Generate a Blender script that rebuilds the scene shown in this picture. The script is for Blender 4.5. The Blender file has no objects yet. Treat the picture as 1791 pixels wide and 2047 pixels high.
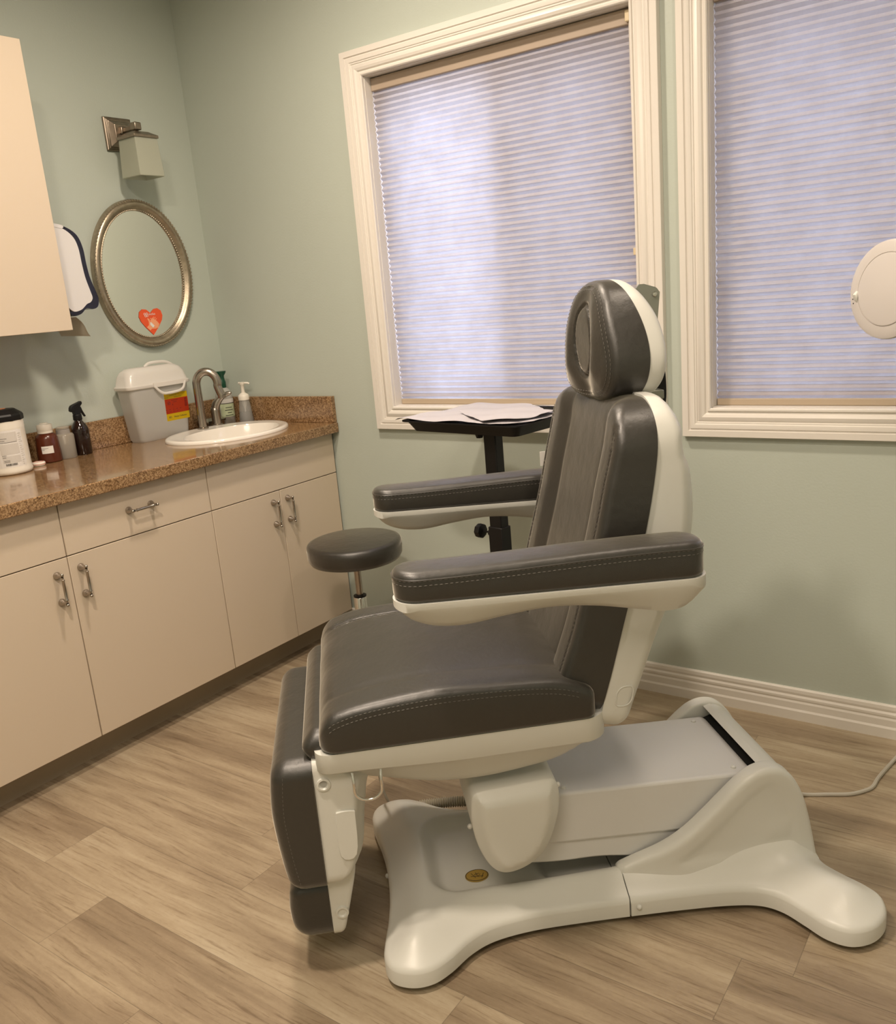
import bpy, bmesh, math, random
import numpy as np
from mathutils import Vector, Matrix
from mathutils.geometry import delaunay_2d_cdt
random.seed(7); rng = np.random.default_rng(7)
SC = bpy.context.scene
COL = SC.collection
PI = math.pi

# ---------------------------------------------------------------- camera
cd = bpy.data.cameras.new('camera'); cam = bpy.data.objects.new('camera', cd); COL.objects.link(cam)
cd.sensor_fit = 'HORIZONTAL'; cd.sensor_width = 36.0; cd.lens = 1744.37 / 1791 * 36.0
cd.clip_start = 0.05
ya, pi_, ro = (math.radians(a) for a in (36.0865, -14.0804, -4.9194))
F = Vector((-math.sin(ya) * math.cos(pi_), math.cos(ya) * math.cos(pi_), math.sin(pi_)))
Rt = Vector((math.cos(ya), math.sin(ya), 0)); U = Rt.cross(F)
Rr = math.cos(ro) * Rt + math.sin(ro) * U; Ur = -math.sin(ro) * Rt + math.cos(ro) * U
m = Matrix((Rr, Ur, -F)).transposed().to_4x4(); m.translation = Vector((3.0317, -2.5842, 1.3672))
cam.matrix_world = m
SC.camera = cam

# ---------------------------------------------------------------- light and exposure
SC.view_settings.view_transform = 'Standard'; SC.view_settings.look = 'None'
SC.view_settings.gamma = 1; SC.view_settings.use_curve_mapping = False
SC.view_settings.exposure = 0.0
SC.cycles.max_bounces = 8; SC.cycles.diffuse_bounces = 4; SC.cycles.transmission_bounces = 8
SC.cycles.sample_clamp_indirect = 6; SC.cycles.caustics_reflective = False; SC.cycles.caustics_refractive = False
wd = bpy.data.worlds.new('sky'); SC.world = wd; wd.use_nodes = True
bg = wd.node_tree.nodes['Background']; bg.inputs[0].default_value = (0.60, 0.68, 0.96, 1); bg.inputs[1].default_value = 8.6
CEIL = 2.74
LAMP_RGB = (1.0, 0.835, 0.67)
DOWNLIGHTS = [(1.30, -0.95, 28, 0.17), (1.92, -2.10, 36, 0.17), (2.80, -0.95, 9, 0.17), (2.90, -3.05, 20, 1.1)]  # last entry is an added fill light, made wide for soft shadows

# ---------------------------------------------------------------- materials
def new_mat(name):
    mt = bpy.data.materials.new(name); mt.use_nodes = True
    nt = mt.node_tree; return mt, nt, nt.nodes['Principled BSDF']
def N(nt, typ, **kw):
    n = nt.nodes.new(typ)
    for k, v in kw.items():
        if k.startswith('i_'):
            key = k[2:]; key = int(key) if key.isdigit() else key.replace('_', ' ')
            n.inputs[key].default_value = v
        else: setattr(n, k, v)
    return n
def lk(nt, a, ao, b, bi): nt.links.new(a.outputs[ao], b.inputs[bi])
def plain(name, rgb, rough=0.5, metal=0.0, bump=0, bscale=200, spec=None, coat=0, emit=None, trans=0, alpha=None, var=0, vscale=20, sss=0):
    mt, nt, p = new_mat(name)
    p.inputs['Base Color'].default_value = (*rgb, 1); p.inputs['Roughness'].default_value = rough
    p.inputs['Metallic'].default_value = metal
    if spec is not None: p.inputs['Specular IOR Level'].default_value = spec
    if coat: p.inputs['Coat Weight'].default_value = coat; p.inputs['Coat Roughness'].default_value = 0.1
    if trans: p.inputs['Transmission Weight'].default_value = trans
    if sss: p.inputs['Subsurface Weight'].default_value = sss; p.inputs['Subsurface Scale'].default_value = 0.01
    tc = N(nt, 'ShaderNodeTexCoord')
    if bump:
        no = N(nt, 'ShaderNodeTexNoise', i_Scale=bscale, i_Detail=3.0)
        lk(nt, tc, 'Object', no, 'Vector')
        b = N(nt, 'ShaderNodeBump', i_Strength=bump, i_Distance=0.001)
        lk(nt, no, 'Fac', b, 'Height'); lk(nt, b, 'Normal', p, 'Normal')
    if var:
        no = N(nt, 'ShaderNodeTexNoise', i_Scale=vscale, i_Detail=4.0); lk(nt, tc, 'Object', no, 'Vector')
        mx = N(nt, 'ShaderNodeMix', data_type='RGBA')
        mx.inputs[6].default_value = (*[c * (1 - var) for c in rgb], 1); mx.inputs[7].default_value = (*[min(1, c * (1 + var)) for c in rgb], 1)
        lk(nt, no, 'Fac', mx, 0); lk(nt, mx, 2, p, 'Base Color')
    return mt

M = {}
M['wall'] = plain('wall_paint', (0.485, 0.535, 0.48), 0.42, bump=0.35, bscale=150, var=0.02, vscale=3)
M['ceiling'] = plain('ceiling_paint', (0.75, 0.73, 0.68), 0.9)
M['trim'] = plain('trim_paint', (0.745, 0.71, 0.66), 0.38)
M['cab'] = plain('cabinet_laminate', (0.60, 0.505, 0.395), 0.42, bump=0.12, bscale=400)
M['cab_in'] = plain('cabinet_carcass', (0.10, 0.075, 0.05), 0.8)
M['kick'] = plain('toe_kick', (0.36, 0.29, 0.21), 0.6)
M['white'] = plain('white_plastic', (0.66, 0.66, 0.62), 0.36, bump=0.10, bscale=500)
M['white_gloss'] = plain('white_gloss', (0.72, 0.72, 0.68), 0.22)
M['metal_white'] = plain('painted_metal', (0.66, 0.66, 0.655), 0.45, bump=0.15, bscale=700)
M['black'] = plain('black_plastic', (0.006, 0.0055, 0.006), 0.45, spec=0.3)
M['blackmat'] = plain('black_matte', (0.004, 0.004, 0.004), 0.8)
M['chrome'] = plain('chrome', (0.75, 0.73, 0.70), 0.12, 1.0)
M['nickel'] = plain('brushed_nickel', (0.42, 0.375, 0.33), 0.27, 1.0, bump=0.05, bscale=300)
M['bronze'] = plain('aged_nickel', (0.30, 0.25, 0.20), 0.34, 1.0, var=0.25, vscale=60)
M['silverleaf'] = plain('silver_leaf_frame', (0.37, 0.315, 0.235), 0.36, 0.85, var=0.35, vscale=45, bump=0.3, bscale=160)
M['porcelain'] = plain('porcelain', (0.84, 0.80, 0.74), 0.12, coat=0.3)
M['thread'] = plain('thread', (0.13, 0.12, 0.105), 0.6)
M['rubber'] = plain('rubber', (0.012, 0.012, 0.012), 0.7)
M['paper'] = plain('paper', (0.50, 0.48, 0.51), 0.85)
M['towel'] = plain('towel_paper', (0.72, 0.68, 0.60), 0.9)
M['cable'] = plain('grey_cable', (0.46, 0.43, 0.37), 0.5)
M['hose'] = plain('ribbed_hose', (0.48, 0.44, 0.35), 0.5)
M['brass'] = plain('brass_label', (0.42, 0.27, 0.05), 0.5)
M['ink'] = plain('ink', (0.03, 0.028, 0.025), 0.7)
M['inkgrey'] = plain('ink_grey', (0.30, 0.28, 0.26), 0.8)
M['labelwhite'] = plain('label_paper', (0.74, 0.72, 0.69), 0.6)
M['labelgrey'] = plain('label_print', (0.60, 0.575, 0.54), 0.6)
M['yellow'] = plain('yellow_label', (0.86, 0.62, 0.01), 0.4)
M['red'] = plain('red_label', (0.62, 0.055, 0.012), 0.4)
M['inkred'] = plain('dark_red_print', (0.14, 0.005, 0.004), 0.5)
M['heart'] = plain('orange_red_card', (0.76, 0.095, 0.025), 0.5)
M['skin'] = plain('peach_print', (0.85, 0.36, 0.19), 0.5)
M['green'] = plain('green_plastic', (0.003, 0.055, 0.028), 0.35)
M['whitecap'] = plain('white_cap', (0.78, 0.74, 0.66), 0.35)
M['navy'] = plain('navy_translucent_plastic', (0.006, 0.0055, 0.012), 0.2)
M['dispwhite'] = plain('dispenser_white', (0.66, 0.645, 0.64), 0.35)
M['brown'] = plain('brown_plastic', (0.085, 0.018, 0.007), 0.22)
M['amber'] = plain('amber_glass', (0.012, 0.004, 0.003), 0.08, coat=0.3)
M['cream'] = plain('cream_plastic', (0.72, 0.60, 0.40), 0.4)
M['lens'] = plain('magnifier_lid', (0.60, 0.565, 0.545), 0.3)
M['label_green'] = plain('pale_green_label', (0.60, 0.68, 0.45), 0.6)
M['steel'] = plain('grey_steel_plate', (0.30, 0.31, 0.27), 0.4, 0.6)

def translucent(name, rgb, trans=0.35, rough=0.4, alpha=1.0):
    mt, nt, p = new_mat(name)
    p.inputs['Base Color'].default_value = (*rgb, 1); p.inputs['Roughness'].default_value = rough
    t = N(nt, 'ShaderNodeBsdfTranslucent'); t.inputs[0].default_value = (*rgb, 1)
    mx = N(nt, 'ShaderNodeMixShader', i_0=trans)
    out = nt.nodes['Material Output']
    lk(nt, p, 0, mx, 1); lk(nt, t, 0, mx, 2)
    last = mx
    if alpha < 1:
        tr = N(nt, 'ShaderNodeBsdfTransparent'); m2 = N(nt, 'ShaderNodeMixShader', i_0=alpha)
        lk(nt, tr, 0, m2, 1); lk(nt, mx, 0, m2, 2); last = m2
    lk(nt, last, 0, out, 'Surface'); return mt
M['frostglass'] = translucent('frosted_glass', (0.62, 0.64, 0.54), 0.35, 0.25, 0.80)
M['polyclear'] = translucent('translucent_polypropylene', (0.72, 0.71, 0.68), 0.3, 0.25, 0.72)
M['polylid'] = translucent('milky_lid_plastic', (0.86, 0.83, 0.79), 0.25, 0.25, 0.9)
M['clear'] = translucent('clear_plastic', (0.62, 0.62, 0.60), 0.2, 0.08, 0.30)
M['liquid'] = translucent('grey_liquid', (0.20, 0.19, 0.19), 0.4, 0.1, 0.75)
M['jar'] = translucent('cloudy_jar', (0.58, 0.54, 0.47), 0.3, 0.2, 0.6)
M['screen'] = translucent('insect_screen', (0.03, 0.03, 0.03), 0.0, 0.9, 0.28)
mt, nt, p = new_mat('mirror_glass'); p.inputs['Base Color'].default_value = (0.92, 0.93, 0.90, 1); p.inputs['Metallic'].default_value = 1; p.inputs['Roughness'].default_value = 0.015; M['mirror'] = mt
mt, nt, p = new_mat('window_pane'); p.inputs['Base Color'].default_value = (1, 1, 1, 1); p.inputs['Roughness'].default_value = 0.0
tr = N(nt, 'ShaderNodeBsdfTransparent'); mx = N(nt, 'ShaderNodeMixShader', i_0=0.08); lk(nt, tr, 0, mx, 1); lk(nt, p, 0, mx, 2); lk(nt, mx, 0, nt.nodes['Material Output'], 'Surface'); M['pane'] = mt

# upholstery
mt, nt, p = new_mat('charcoal_leatherette')
p.inputs['Base Color'].default_value = (0.0185, 0.0162, 0.0130, 1); p.inputs['Roughness'].default_value = 0.42; p.inputs['Specular IOR Level'].default_value = 0.75; p.inputs['Coat Weight'].default_value = 0.2; p.inputs['Coat Roughness'].default_value = 0.45; p.inputs['Sheen Weight'].default_value = 0.5; p.inputs['Sheen Roughness'].default_value = 0.35; p.inputs['Sheen Tint'].default_value = (1, 0.93, 0.80, 1)
tc = N(nt, 'ShaderNodeTexCoord'); vo = N(nt, 'ShaderNodeTexVoronoi', i_Scale=520.0); no = N(nt, 'ShaderNodeTexNoise', i_Scale=22.0, i_Detail=3.0)
lk(nt, tc, 'Object', vo, 'Vector'); lk(nt, tc, 'Object', no, 'Vector')
b1 = N(nt, 'ShaderNodeBump', i_Strength=0.18, i_Distance=0.0005); b2 = N(nt, 'ShaderNodeBump', i_Strength=0.35, i_Distance=0.006)
lk(nt, vo, 'Distance', b1, 'Height'); lk(nt, no, 'Fac', b2, 'Height'); lk(nt, b2, 'Normal', b1, 'Normal'); lk(nt, b1, 'Normal', p, 'Normal')
M['leather'] = mt

# laminate worktop: fine brown speckle
mt, nt, p = new_mat('speckled_laminate')
p.inputs['Roughness'].default_value = 0.16; p.inputs['Coat Weight'].default_value = 0.4; p.inputs['Coat Roughness'].default_value = 0.05
tc = N(nt, 'ShaderNodeTexCoord')
n1 = N(nt, 'ShaderNodeTexNoise', i_Scale=165.0, i_Detail=6.0, i_Roughness=0.78); n2 = N(nt, 'ShaderNodeTexVoronoi', i_Scale=240.0); n3 = N(nt, 'ShaderNodeTexNoise', i_Scale=14.0, i_Detail=2.0)
for n in (n1, n2, n3): lk(nt, tc, 'Object', n, 'Vector')
r1 = N(nt, 'ShaderNodeValToRGB'); cr = r1.color_ramp
cr.elements[0].position = 0.36; cr.elements[0].color = (0.050, 0.024, 0.010, 1); cr.elements[1].position = 0.66; cr.elements[1].color = (0.42, 0.27, 0.14, 1)
e = cr.elements.new(0.5); e.color = (0.195, 0.105, 0.045, 1)
ad = N(nt, 'ShaderNodeMath', operation='MULTIPLY_ADD', i_1=0.22, i_2=-0.06); lk(nt, n2, 'Distance', ad, 0)
ad2 = N(nt, 'ShaderNodeMath', operation='ADD'); lk(nt, n1, 'Fac', ad2, 0); lk(nt, ad, 0, ad2, 1)
ad3 = N(nt, 'ShaderNodeMath', operation='MULTIPLY_ADD', i_1=0.10, i_2=-0.06); lk(nt, n3, 'Fac', ad3, 0)
ad4 = N(nt, 'ShaderNodeMath', operation='ADD'); lk(nt, ad2, 0, ad4, 0); lk(nt, ad3, 0, ad4, 1)
lk(nt, ad4, 0, r1, 0); lk(nt, r1, 0, p, 'Base Color'); M['counter'] = mt

# plank floor, coordinates from the plank UVs (metres along, across) plus a per-plank random attribute
mt, nt, p = new_mat('vinyl_plank_floor')
p.inputs['Roughness'].default_value = 0.42
uv = N(nt, 'ShaderNodeUVMap', uv_map='plank'); at = N(nt, 'ShaderNodeAttribute', attribute_name='rand')
sx = N(nt, 'ShaderNodeSeparateXYZ'); lk(nt, uv, 0, sx, 0)
sr = N(nt, 'ShaderNodeSeparateColor'); lk(nt, at, 'Color', sr, 0)
def math2(op, a, b, c=None):
    n = N(nt, 'ShaderNodeMath', operation=op)
    for i, v in enumerate((a, b, c)):
        if v is None: continue
        if isinstance(v, tuple): lk(nt, v[0], v[1], n, i)
        else: n.inputs[i].default_value = v
    return (n, 0)
def vec(x, y, z):
    n = N(nt, 'ShaderNodeCombineXYZ')
    for i, v in enumerate((x, y, z)):
        if isinstance(v, tuple): lk(nt, v[0], v[1], n, i)
        else: n.inputs[i].default_value = v
    return n
off = math2('MULTIPLY', (sr, 0), 37.0); off2 = math2('MULTIPLY', (sr, 1), 19.0)
warp = N(nt, 'ShaderNodeTexNoise', i_Scale=1.0, i_Detail=2.0)
lk(nt, vec(math2('MULTIPLY_ADD', (sx, 0), 2.2, off), math2('MULTIPLY_ADD', (sx, 1), 5.0, off2), off), 0, warp, 'Vector')
wy = math2('MULTIPLY_ADD', (warp, 0), 0.045, (sx, 1))
# broad tone along grain
na = N(nt, 'ShaderNodeTexNoise', i_Scale=1.0, i_Detail=3.0, i_Roughness=0.6)
lk(nt, vec(math2('MULTIPLY_ADD', (sx, 0), 1.3, off), math2('MULTIPLY_ADD', wy, 12.0, off2), off), 0, na, 'Vector')
# grain lines
nb = N(nt, 'ShaderNodeTexNoise', i_Scale=1.0, i_Detail=6.0, i_Roughness=0.7)
lk(nt, vec(math2('MULTIPLY_ADD', (sx, 0), 7.0, off2), math2('MULTIPLY_ADD', wy, 150.0, off), off2), 0, nb, 'Vector')
nc = N(nt, 'ShaderNodeTexNoise', i_Scale=1.0, i_Detail=3.0, i_Roughness=0.6)
lk(nt, vec(math2('MULTIPLY_ADD', (sx, 0), 2.6, off2), math2('MULTIPLY_ADD', wy, 34.0, off), 3.0), 0, nc, 'Vector')
kn = N(nt, 'ShaderNodeTexNoise', i_Scale=1.0, i_Detail=4.0, i_Roughness=0.7)
lk(nt, vec(math2('MULTIPLY_ADD', (sx, 0), 60.0, off), math2('MULTIPLY_ADD', (sx, 1), 130.0, off), 0.0), 0, kn, 'Vector')
s = math2('MULTIPLY_ADD', (na, 0), 0.95, -0.26)
s = math2('MULTIPLY_ADD', (nc, 0), 0.42, s)
s = math2('MULTIPLY_ADD', (kn, 0), 0.18, s)
s = math2('MULTIPLY_ADD', (sr, 2), 0.18, s)
s = math2('SUBTRACT', s, 0.105)
rr = N(nt, 'ShaderNodeValToRGB'); lk(nt, s[0], 0, rr, 0); cr = rr.color_ramp
cr.elements[0].position = 0.12; cr.elements[0].color = (0.155, 0.112, 0.070, 1)
cr.elements[1].position = 0.88; cr.elements[1].color = (0.50, 0.425, 0.31, 1)
e = cr.elements.new(0.42); e.color = (0.27, 0.205, 0.135, 1)
e = cr.elements.new(0.60); e.color = (0.37, 0.295, 0.200, 1)
gr = N(nt, 'ShaderNodeValToRGB'); lk(nt, nb, 0, gr, 0); g = gr.color_ramp
g.elements[0].position = 0.33; g.elements[0].color = (0.56, 0.50, 0.45, 1); g.elements[1].position = 0.47; g.elements[1].color = (1, 1, 1, 1)
mxx = N(nt, 'ShaderNodeMix', data_type='RGBA', blend_type='MULTIPLY'); mxx.inputs[0].default_value = 0.8
lk(nt, rr, 0, mxx, 6); lk(nt, gr, 0, mxx, 7)
# seams from a second UV map holding 0..1 plank coordinates scaled to metres from the edge
ue = N(nt, 'ShaderNodeUVMap', uv_map='edge'); se = N(nt, 'ShaderNodeSeparateXYZ'); lk(nt, ue, 0, se, 0)
mn = math2('MINIMUM', (se, 0), (se, 1)); ed = N(nt, 'ShaderNodeMapRange', i_1=0.0003, i_2=0.0012, i_3=0.62, i_4=1.0); lk(nt, mn[0], 0, ed, 0)
mx3 = N(nt, 'ShaderNodeMix', data_type='RGBA', blend_type='MULTIPLY'); mx3.inputs[0].default_value = 1.0
lk(nt, mxx, 2, mx3, 6); lk(nt, ed, 0, mx3, 7); lk(nt, mx3, 2, p, 'Base Color')
bp = N(nt, 'ShaderNodeBump', i_Strength=0.25, i_Distance=0.0008); lk(nt, nb, 0, bp, 'Height'); lk(nt, bp, 0, p, 'Normal')
M['floor'] = mt

# pleated shade fabric
mt, nt, p = new_mat('pleated_shade_fabric')
p.inputs['Base Color'].default_value = (0.50, 0.44, 0.40, 1); p.inputs['Roughness'].default_value = 0.85
tc = N(nt, 'ShaderNodeTexCoord'); no = N(nt, 'ShaderNodeTexNoise', i_Scale=9.0, i_Detail=6.0, i_Roughness=0.7); lk(nt, tc, 'Object', no, 'Vector')
rp = N(nt, 'ShaderNodeValToRGB'); rp.color_ramp.elements[0].position = 0.3; rp.color_ramp.elements[0].color = (0.46, 0.44, 0.44, 1); rp.color_ramp.elements[1].position = 0.7; rp.color_ramp.elements[1].color = (0.66, 0.65, 0.66, 1)
lk(nt, no, 0, rp, 0)
t = N(nt, 'ShaderNodeBsdfTranslucent'); lk(nt, rp, 0, t, 0)
mx = N(nt, 'ShaderNodeMixShader', i_0=0.42); lk(nt, p, 0, mx, 1); lk(nt, t, 0, mx, 2); lk(nt, mx, 0, nt.nodes['Material Output'], 'Surface'); M['shade'] = mt
M['foliage'] = plain('garden_foliage', (0.10, 0.12, 0.08), 0.8, var=0.5, vscale=6)
M['render_ext'] = plain('outdoor_ground', (0.35, 0.34, 0.32), 0.9, var=0.2, vscale=1)

def emit_mat(name, rgb, st):
    mt, nt, p = new_mat(name); p.inputs['Emission Color'].default_value = (*rgb, 1); p.inputs['Emission Strength'].default_value = st
    return mt

# ---------------------------------------------------------------- object helpers
def fin(name, bm, mat, parent=None, smooth=True, ang=38, bevel=0, segs=2, loc=None):
    bmesh.ops.recalc_face_normals(bm, faces=bm.faces)
    me = bpy.data.meshes.new(name); bm.to_mesh(me); bm.free()
    mats = mat if isinstance(mat, (list, tuple)) else [mat]
    for mm in mats: me.materials.append(mm)
    if smooth:
        me.polygons.foreach_set('use_smooth', [True] * len(me.polygons))
        me.set_sharp_from_angle(angle=math.radians(ang))
    o = bpy.data.objects.new(name, me); COL.objects.link(o)
    if parent is not None: o.parent = parent
    if loc is not None: o.location = loc
    if bevel:
        md = o.modifiers.new('bevel', 'BEVEL'); md.width = bevel; md.segments = segs; md.limit_method = 'ANGLE'; md.angle_limit = math.radians(35)
        md.harden_normals = False
    return o
def thing(name, label, cat, loc=(0, 0, 0), rz=0, group=None):
    o = bpy.data.objects.new(name, None); COL.objects.link(o); o.empty_display_size = 0.05
    o.location = loc; o.rotation_euler = (0, 0, rz)
    return tag(o, label, cat, group)
def tag(o, label, cat, group=None):
    o['label'] = label; o['category'] = cat
    if group: o['group'] = group
    return o
def struct(o): o['kind'] = 'structure'; return o

def box(bm, x0, x1, y0, y1, z0, z1):
    v = [bm.verts.new(c) for c in ((x0, y0, z0), (x1, y0, z0), (x1, y1, z0), (x0, y1, z0), (x0, y0, z1), (x1, y0, z1), (x1, y1, z1), (x0, y1, z1))]
    for f in ((0, 3, 2, 1), (4, 5, 6, 7), (0, 1, 5, 4), (1, 2, 6, 5), (2, 3, 7, 6), (3, 0, 4, 7)): bm.faces.new([v[i] for i in f])
    return v
def nb_(): return bmesh.new()
def boxo(name, dims, mat, parent=None, bevel=0.0, segs=2):
    bm = nb_(); box(bm, *dims); return fin(name, bm, mat, parent, smooth=bool(bevel), bevel=bevel, segs=segs)
def basis(d):
    d = Vector(d).normalized(); a = Vector((0, 0, 1)) if abs(d.z) < 0.9 else Vector((1, 0, 0))
    u = d.cross(a).normalized(); return d, u, d.cross(u).normalized()
def tube(bm, pts, r, n=12, cap=True, closed=False):
    pts = [Vector(p_) for p_ in pts]; rs = [float(q) for q in r] if isinstance(r, (list, tuple)) else [float(r)] * len(pts)
    rings = []; u = None
    for i, p_ in enumerate(pts):
        if closed: d = pts[(i + 1) % len(pts)] - pts[i - 1]
        else: d = pts[min(i + 1, len(pts) - 1)] - pts[max(i - 1, 0)]
        d.normalize()
        if u is None: _, u, _ = basis(d)
        u = (u - d * u.dot(d)).normalized(); w = d.cross(u)
        rings.append([bm.verts.new(p_ + rs[i] * (math.cos(2 * PI * k / n) * u + math.sin(2 * PI * k / n) * w)) for k in range(n)])
    R = len(rings)
    for i in range(R if closed else R - 1):
        a, b = rings[i], rings[(i + 1) % R]
        for k in range(n): bm.faces.new((a[k], a[(k + 1) % n], b[(k + 1) % n], b[k]))
    if cap and not closed: bm.faces.new(rings[0][::-1]); bm.faces.new(rings[-1])
def lathe(bm, prof, c=(0, 0, 0), axis=(0, 0, 1), n=32, sx=1, sy=1):
    prof = [(float(a), float(b)) for a, b in prof]
    d, u, w = basis(axis) if axis != (0, 0, 1) else (Vector((0, 0, 1)), Vector((1, 0, 0)), Vector((0, 1, 0)))
    c = Vector(c); rings = []
    for (r, h) in prof:
        if r < 1e-6: rings.append([bm.verts.new(c + d * h)])
        else: rings.append([bm.verts.new(c + d * h + r * (sx * math.cos(2 * PI * k / n) * u + sy * math.sin(2 * PI * k / n) * w)) for k in range(n)])
    for a, b in zip(rings[:-1], rings[1:]):
        for k in range(n):
            k2 = (k + 1) % n
            if len(a) == 1 and len(b) == 1: continue
            if len(a) == 1: bm.faces.new((a[0], b[k], b[k2]))
            elif len(b) == 1: bm.faces.new((a[k], a[k2], b[0]))
            else: bm.faces.new((a[k], a[k2], b[k2], b[k]))
def ptsmooth(pts, n=8, closed=False):
    P = [Vector(p_) for p_ in pts]; out = []; L = len(P)
    for i in range(L if closed else L - 1):
        g = lambda j: P[j % L] if closed else P[max(0, min(L - 1, j))]
        a, b, c_, d = g(i - 1), g(i), g(i + 1), g(i + 2)
        for k in range(n):
            t = k / n
            out.append(0.5 * ((2 * b) + (-a + c_) * t + (2 * a - 5 * b + 4 * c_ - d) * t * t + (-a + 3 * b - 3 * c_ + d) * t ** 3))
    if not closed: out.append(P[-1])
    return out
def sm2(pts, n=8, closed=True): return [(q.x, q.y) for q in ptsmooth([(a, b, 0) for a, b in pts], n, closed)]
def resample(pts, step):
    P = np.array(pts, float); Q = np.vstack([P, P[:1]]); seg = np.linalg.norm(np.diff(Q, axis=0), axis=1); keep = seg > 1e-9
    cum = np.concatenate([[0], np.cumsum(seg)]); n = max(12, int(cum[-1] / step))
    t = np.linspace(0, cum[-1], n, endpoint=False)
    R = np.stack([np.interp(t, cum, Q[:, 0]), np.interp(t, cum, Q[:, 1])], 1)
    return R if area(R) > 0 else R[::-1]
def area(P): x, y = P[:, 0], P[:, 1]; return 0.5 * float(np.sum(x * np.roll(y, -1) - np.roll(x, -1) * y))
def rrect(x0, x1, y0, y1, r, k=8):
    rs = r if isinstance(r, (list, tuple)) else [r] * 4; out = []
    for (cx, cy, a0, rr_) in ((x1, y1, 0, rs[0]), (x0, y1, 90, rs[1]), (x0, y0, 180, rs[2]), (x1, y0, 270, rs[3])):
        ox = cx - rr_ if a0 in (0, 270) else cx + rr_; oy = cy - rr_ if a0 in (0, 90) else cy + rr_
        for i in range(k + 1):
            a = math.radians(a0 + 90 * i / k); out.append((ox + rr_ * math.cos(a), oy + rr_ * math.sin(a)))
    return out
def dist_to(P, O):
    A = O; B = np.roll(O, -1, 0); D = B - A; L2 = np.maximum((D ** 2).sum(1), 1e-12); out = np.empty(len(P))
    for s_ in range(0, len(P), 3000):
        p_ = P[s_:s_ + 3000, None, :]; t = np.clip(((p_ - A) * D).sum(2) / L2, 0, 1)
        out[s_:s_ + 3000] = np.sqrt((((p_ - (A + t[..., None] * D)) ** 2).sum(2)).min(1))
    return out
def inside(P, O):
    x, y = P[:, 0:1], P[:, 1:2]; x1, y1 = O[:, 0], O[:, 1]; x2, y2 = np.roll(x1, -1), np.roll(y1, -1)
    c = ((y1 > y) != (y2 > y)) & (x < (x2 - x1) * (y - y1) / (y2 - y1 + 1e-15) + x1)
    return c.sum(1) % 2 == 1
def rnd(d, r): q = np.clip(r - d, 0, r); return r - np.sqrt(np.maximum(r * r - q * q, 0))
def S(t): t = np.clip(t, 0, 1); return t * t * (3 - 2 * t)
def ringd(r): return [r * (1 - math.cos(a)) for a in (0.35, 0.7, 1.05, 1.4)] + [r * 1.25]
def slab(outline, top, bottom, mp=None, step=0.008, grid=0.015, r=0.02, dist_outline=None, extra=None):
    """closed solid: top(x,y,d) and bottom(x,y,d) height fields over an outline, d = distance from the outline"""
    O = resample(outline, step); n = len(O)
    T = np.roll(O, -1, 0) - np.roll(O, 1, 0); T /= np.linalg.norm(T, axis=1)[:, None]; Nn = np.stack([-T[:, 1], T[:, 0]], 1)
    pts = []
    ds = ringd(r)
    for dd in ds:
        Q = O + Nn * dd; k = (dist_to(Q, O) > 0.97 * dd) & inside(Q, O); Q = Q[k]
        pts.append(Q[:: (1 if dd < 0.012 else 1)])
    x0, y0 = O.min(0); x1, y1 = O.max(0)
    gx, gy = np.meshgrid(np.arange(x0, x1, grid), np.arange(y0, y1, grid)); gx = gx + (np.arange(gx.shape[0]) % 2)[:, None] * grid / 2
    G = np.stack([gx.ravel(), gy.ravel()], 1); G = G[inside(G, O)]; G = G[dist_to(G, O) > ds[-1] + 0.5 * min(step, grid)]
    pts.append(G)
    if extra is not None: pts.append(np.array(extra))
    I = np.vstack(pts)
    A = [Vector(p_) for p_ in np.vstack([O, I])]
    vs, es, fs, ov, oe, of = delaunay_2d_cdt(A, [(i, (i + 1) % n) for i in range(n)], [], 1, 1e-5)
    V = np.array([(v.x, v.y) for v in vs]); mapo = {}
    for i, l in enumerate(ov):
        for q in l:
            if q < n: mapo[q] = i
    DO = dist_outline if dist_outline is not None else O
    d = dist_to(V, DO)
    if dist_outline is not None: d = np.maximum(d - 0.0004, 0)
    zt = top(V[:, 0], V[:, 1], d); zb = bottom(V[:, 0], V[:, 1], d)
    zt = np.broadcast_to(zt, d.shape); zb = np.broadcast_to(zb, d.shape)
    mp = mp or (lambda x, y, z: (x, y, z))
    bm = nb_()
    vt = [bm.verts.new(mp(float(a), float(b), float(c))) for (a, b), c in zip(V, zt)]
    vb = [bm.verts.new(mp(float(a), float(b), float(c))) for (a, b), c in zip(V, zb)]
    for f in fs:
        if len(f) < 3: continue
        bm.faces.new([vt[i] for i in f]); bm.faces.new([vb[i] for i in reversed(f)])
    ring = [mapo[i] for i in range(n) if i in mapo]
    for i in range(len(ring)):
        a, b = ring[i], ring[(i + 1) % len(ring)]
        if a != b:
            try: bm.faces.new((vt[a], vb[a], vb[b], vt[b]))
            except ValueError: pass
    return bm
def extr(bm, poly, axis, a0, a1):
    """extrude a 2D polygon along an axis: 'x' poly=(y,z), 'y' poly=(x,z), 'z' poly=(x,y)"""
    f = {'x': lambda p_, a: (a, p_[0], p_[1]), 'y': lambda p_, a: (p_[0], a, p_[1]), 'z': lambda p_, a: (p_[0], p_[1], a)}[axis]
    A = [bm.verts.new(f(p_, a0)) for p_ in poly]; B = [bm.verts.new(f(p_, a1)) for p_ in poly]; n = len(poly)
    bm.faces.new(A[::-1]); bm.faces.new(B)
    for i in range(n): bm.faces.new((A[i], A[(i + 1) % n], B[(i + 1) % n], B[i]))
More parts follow.
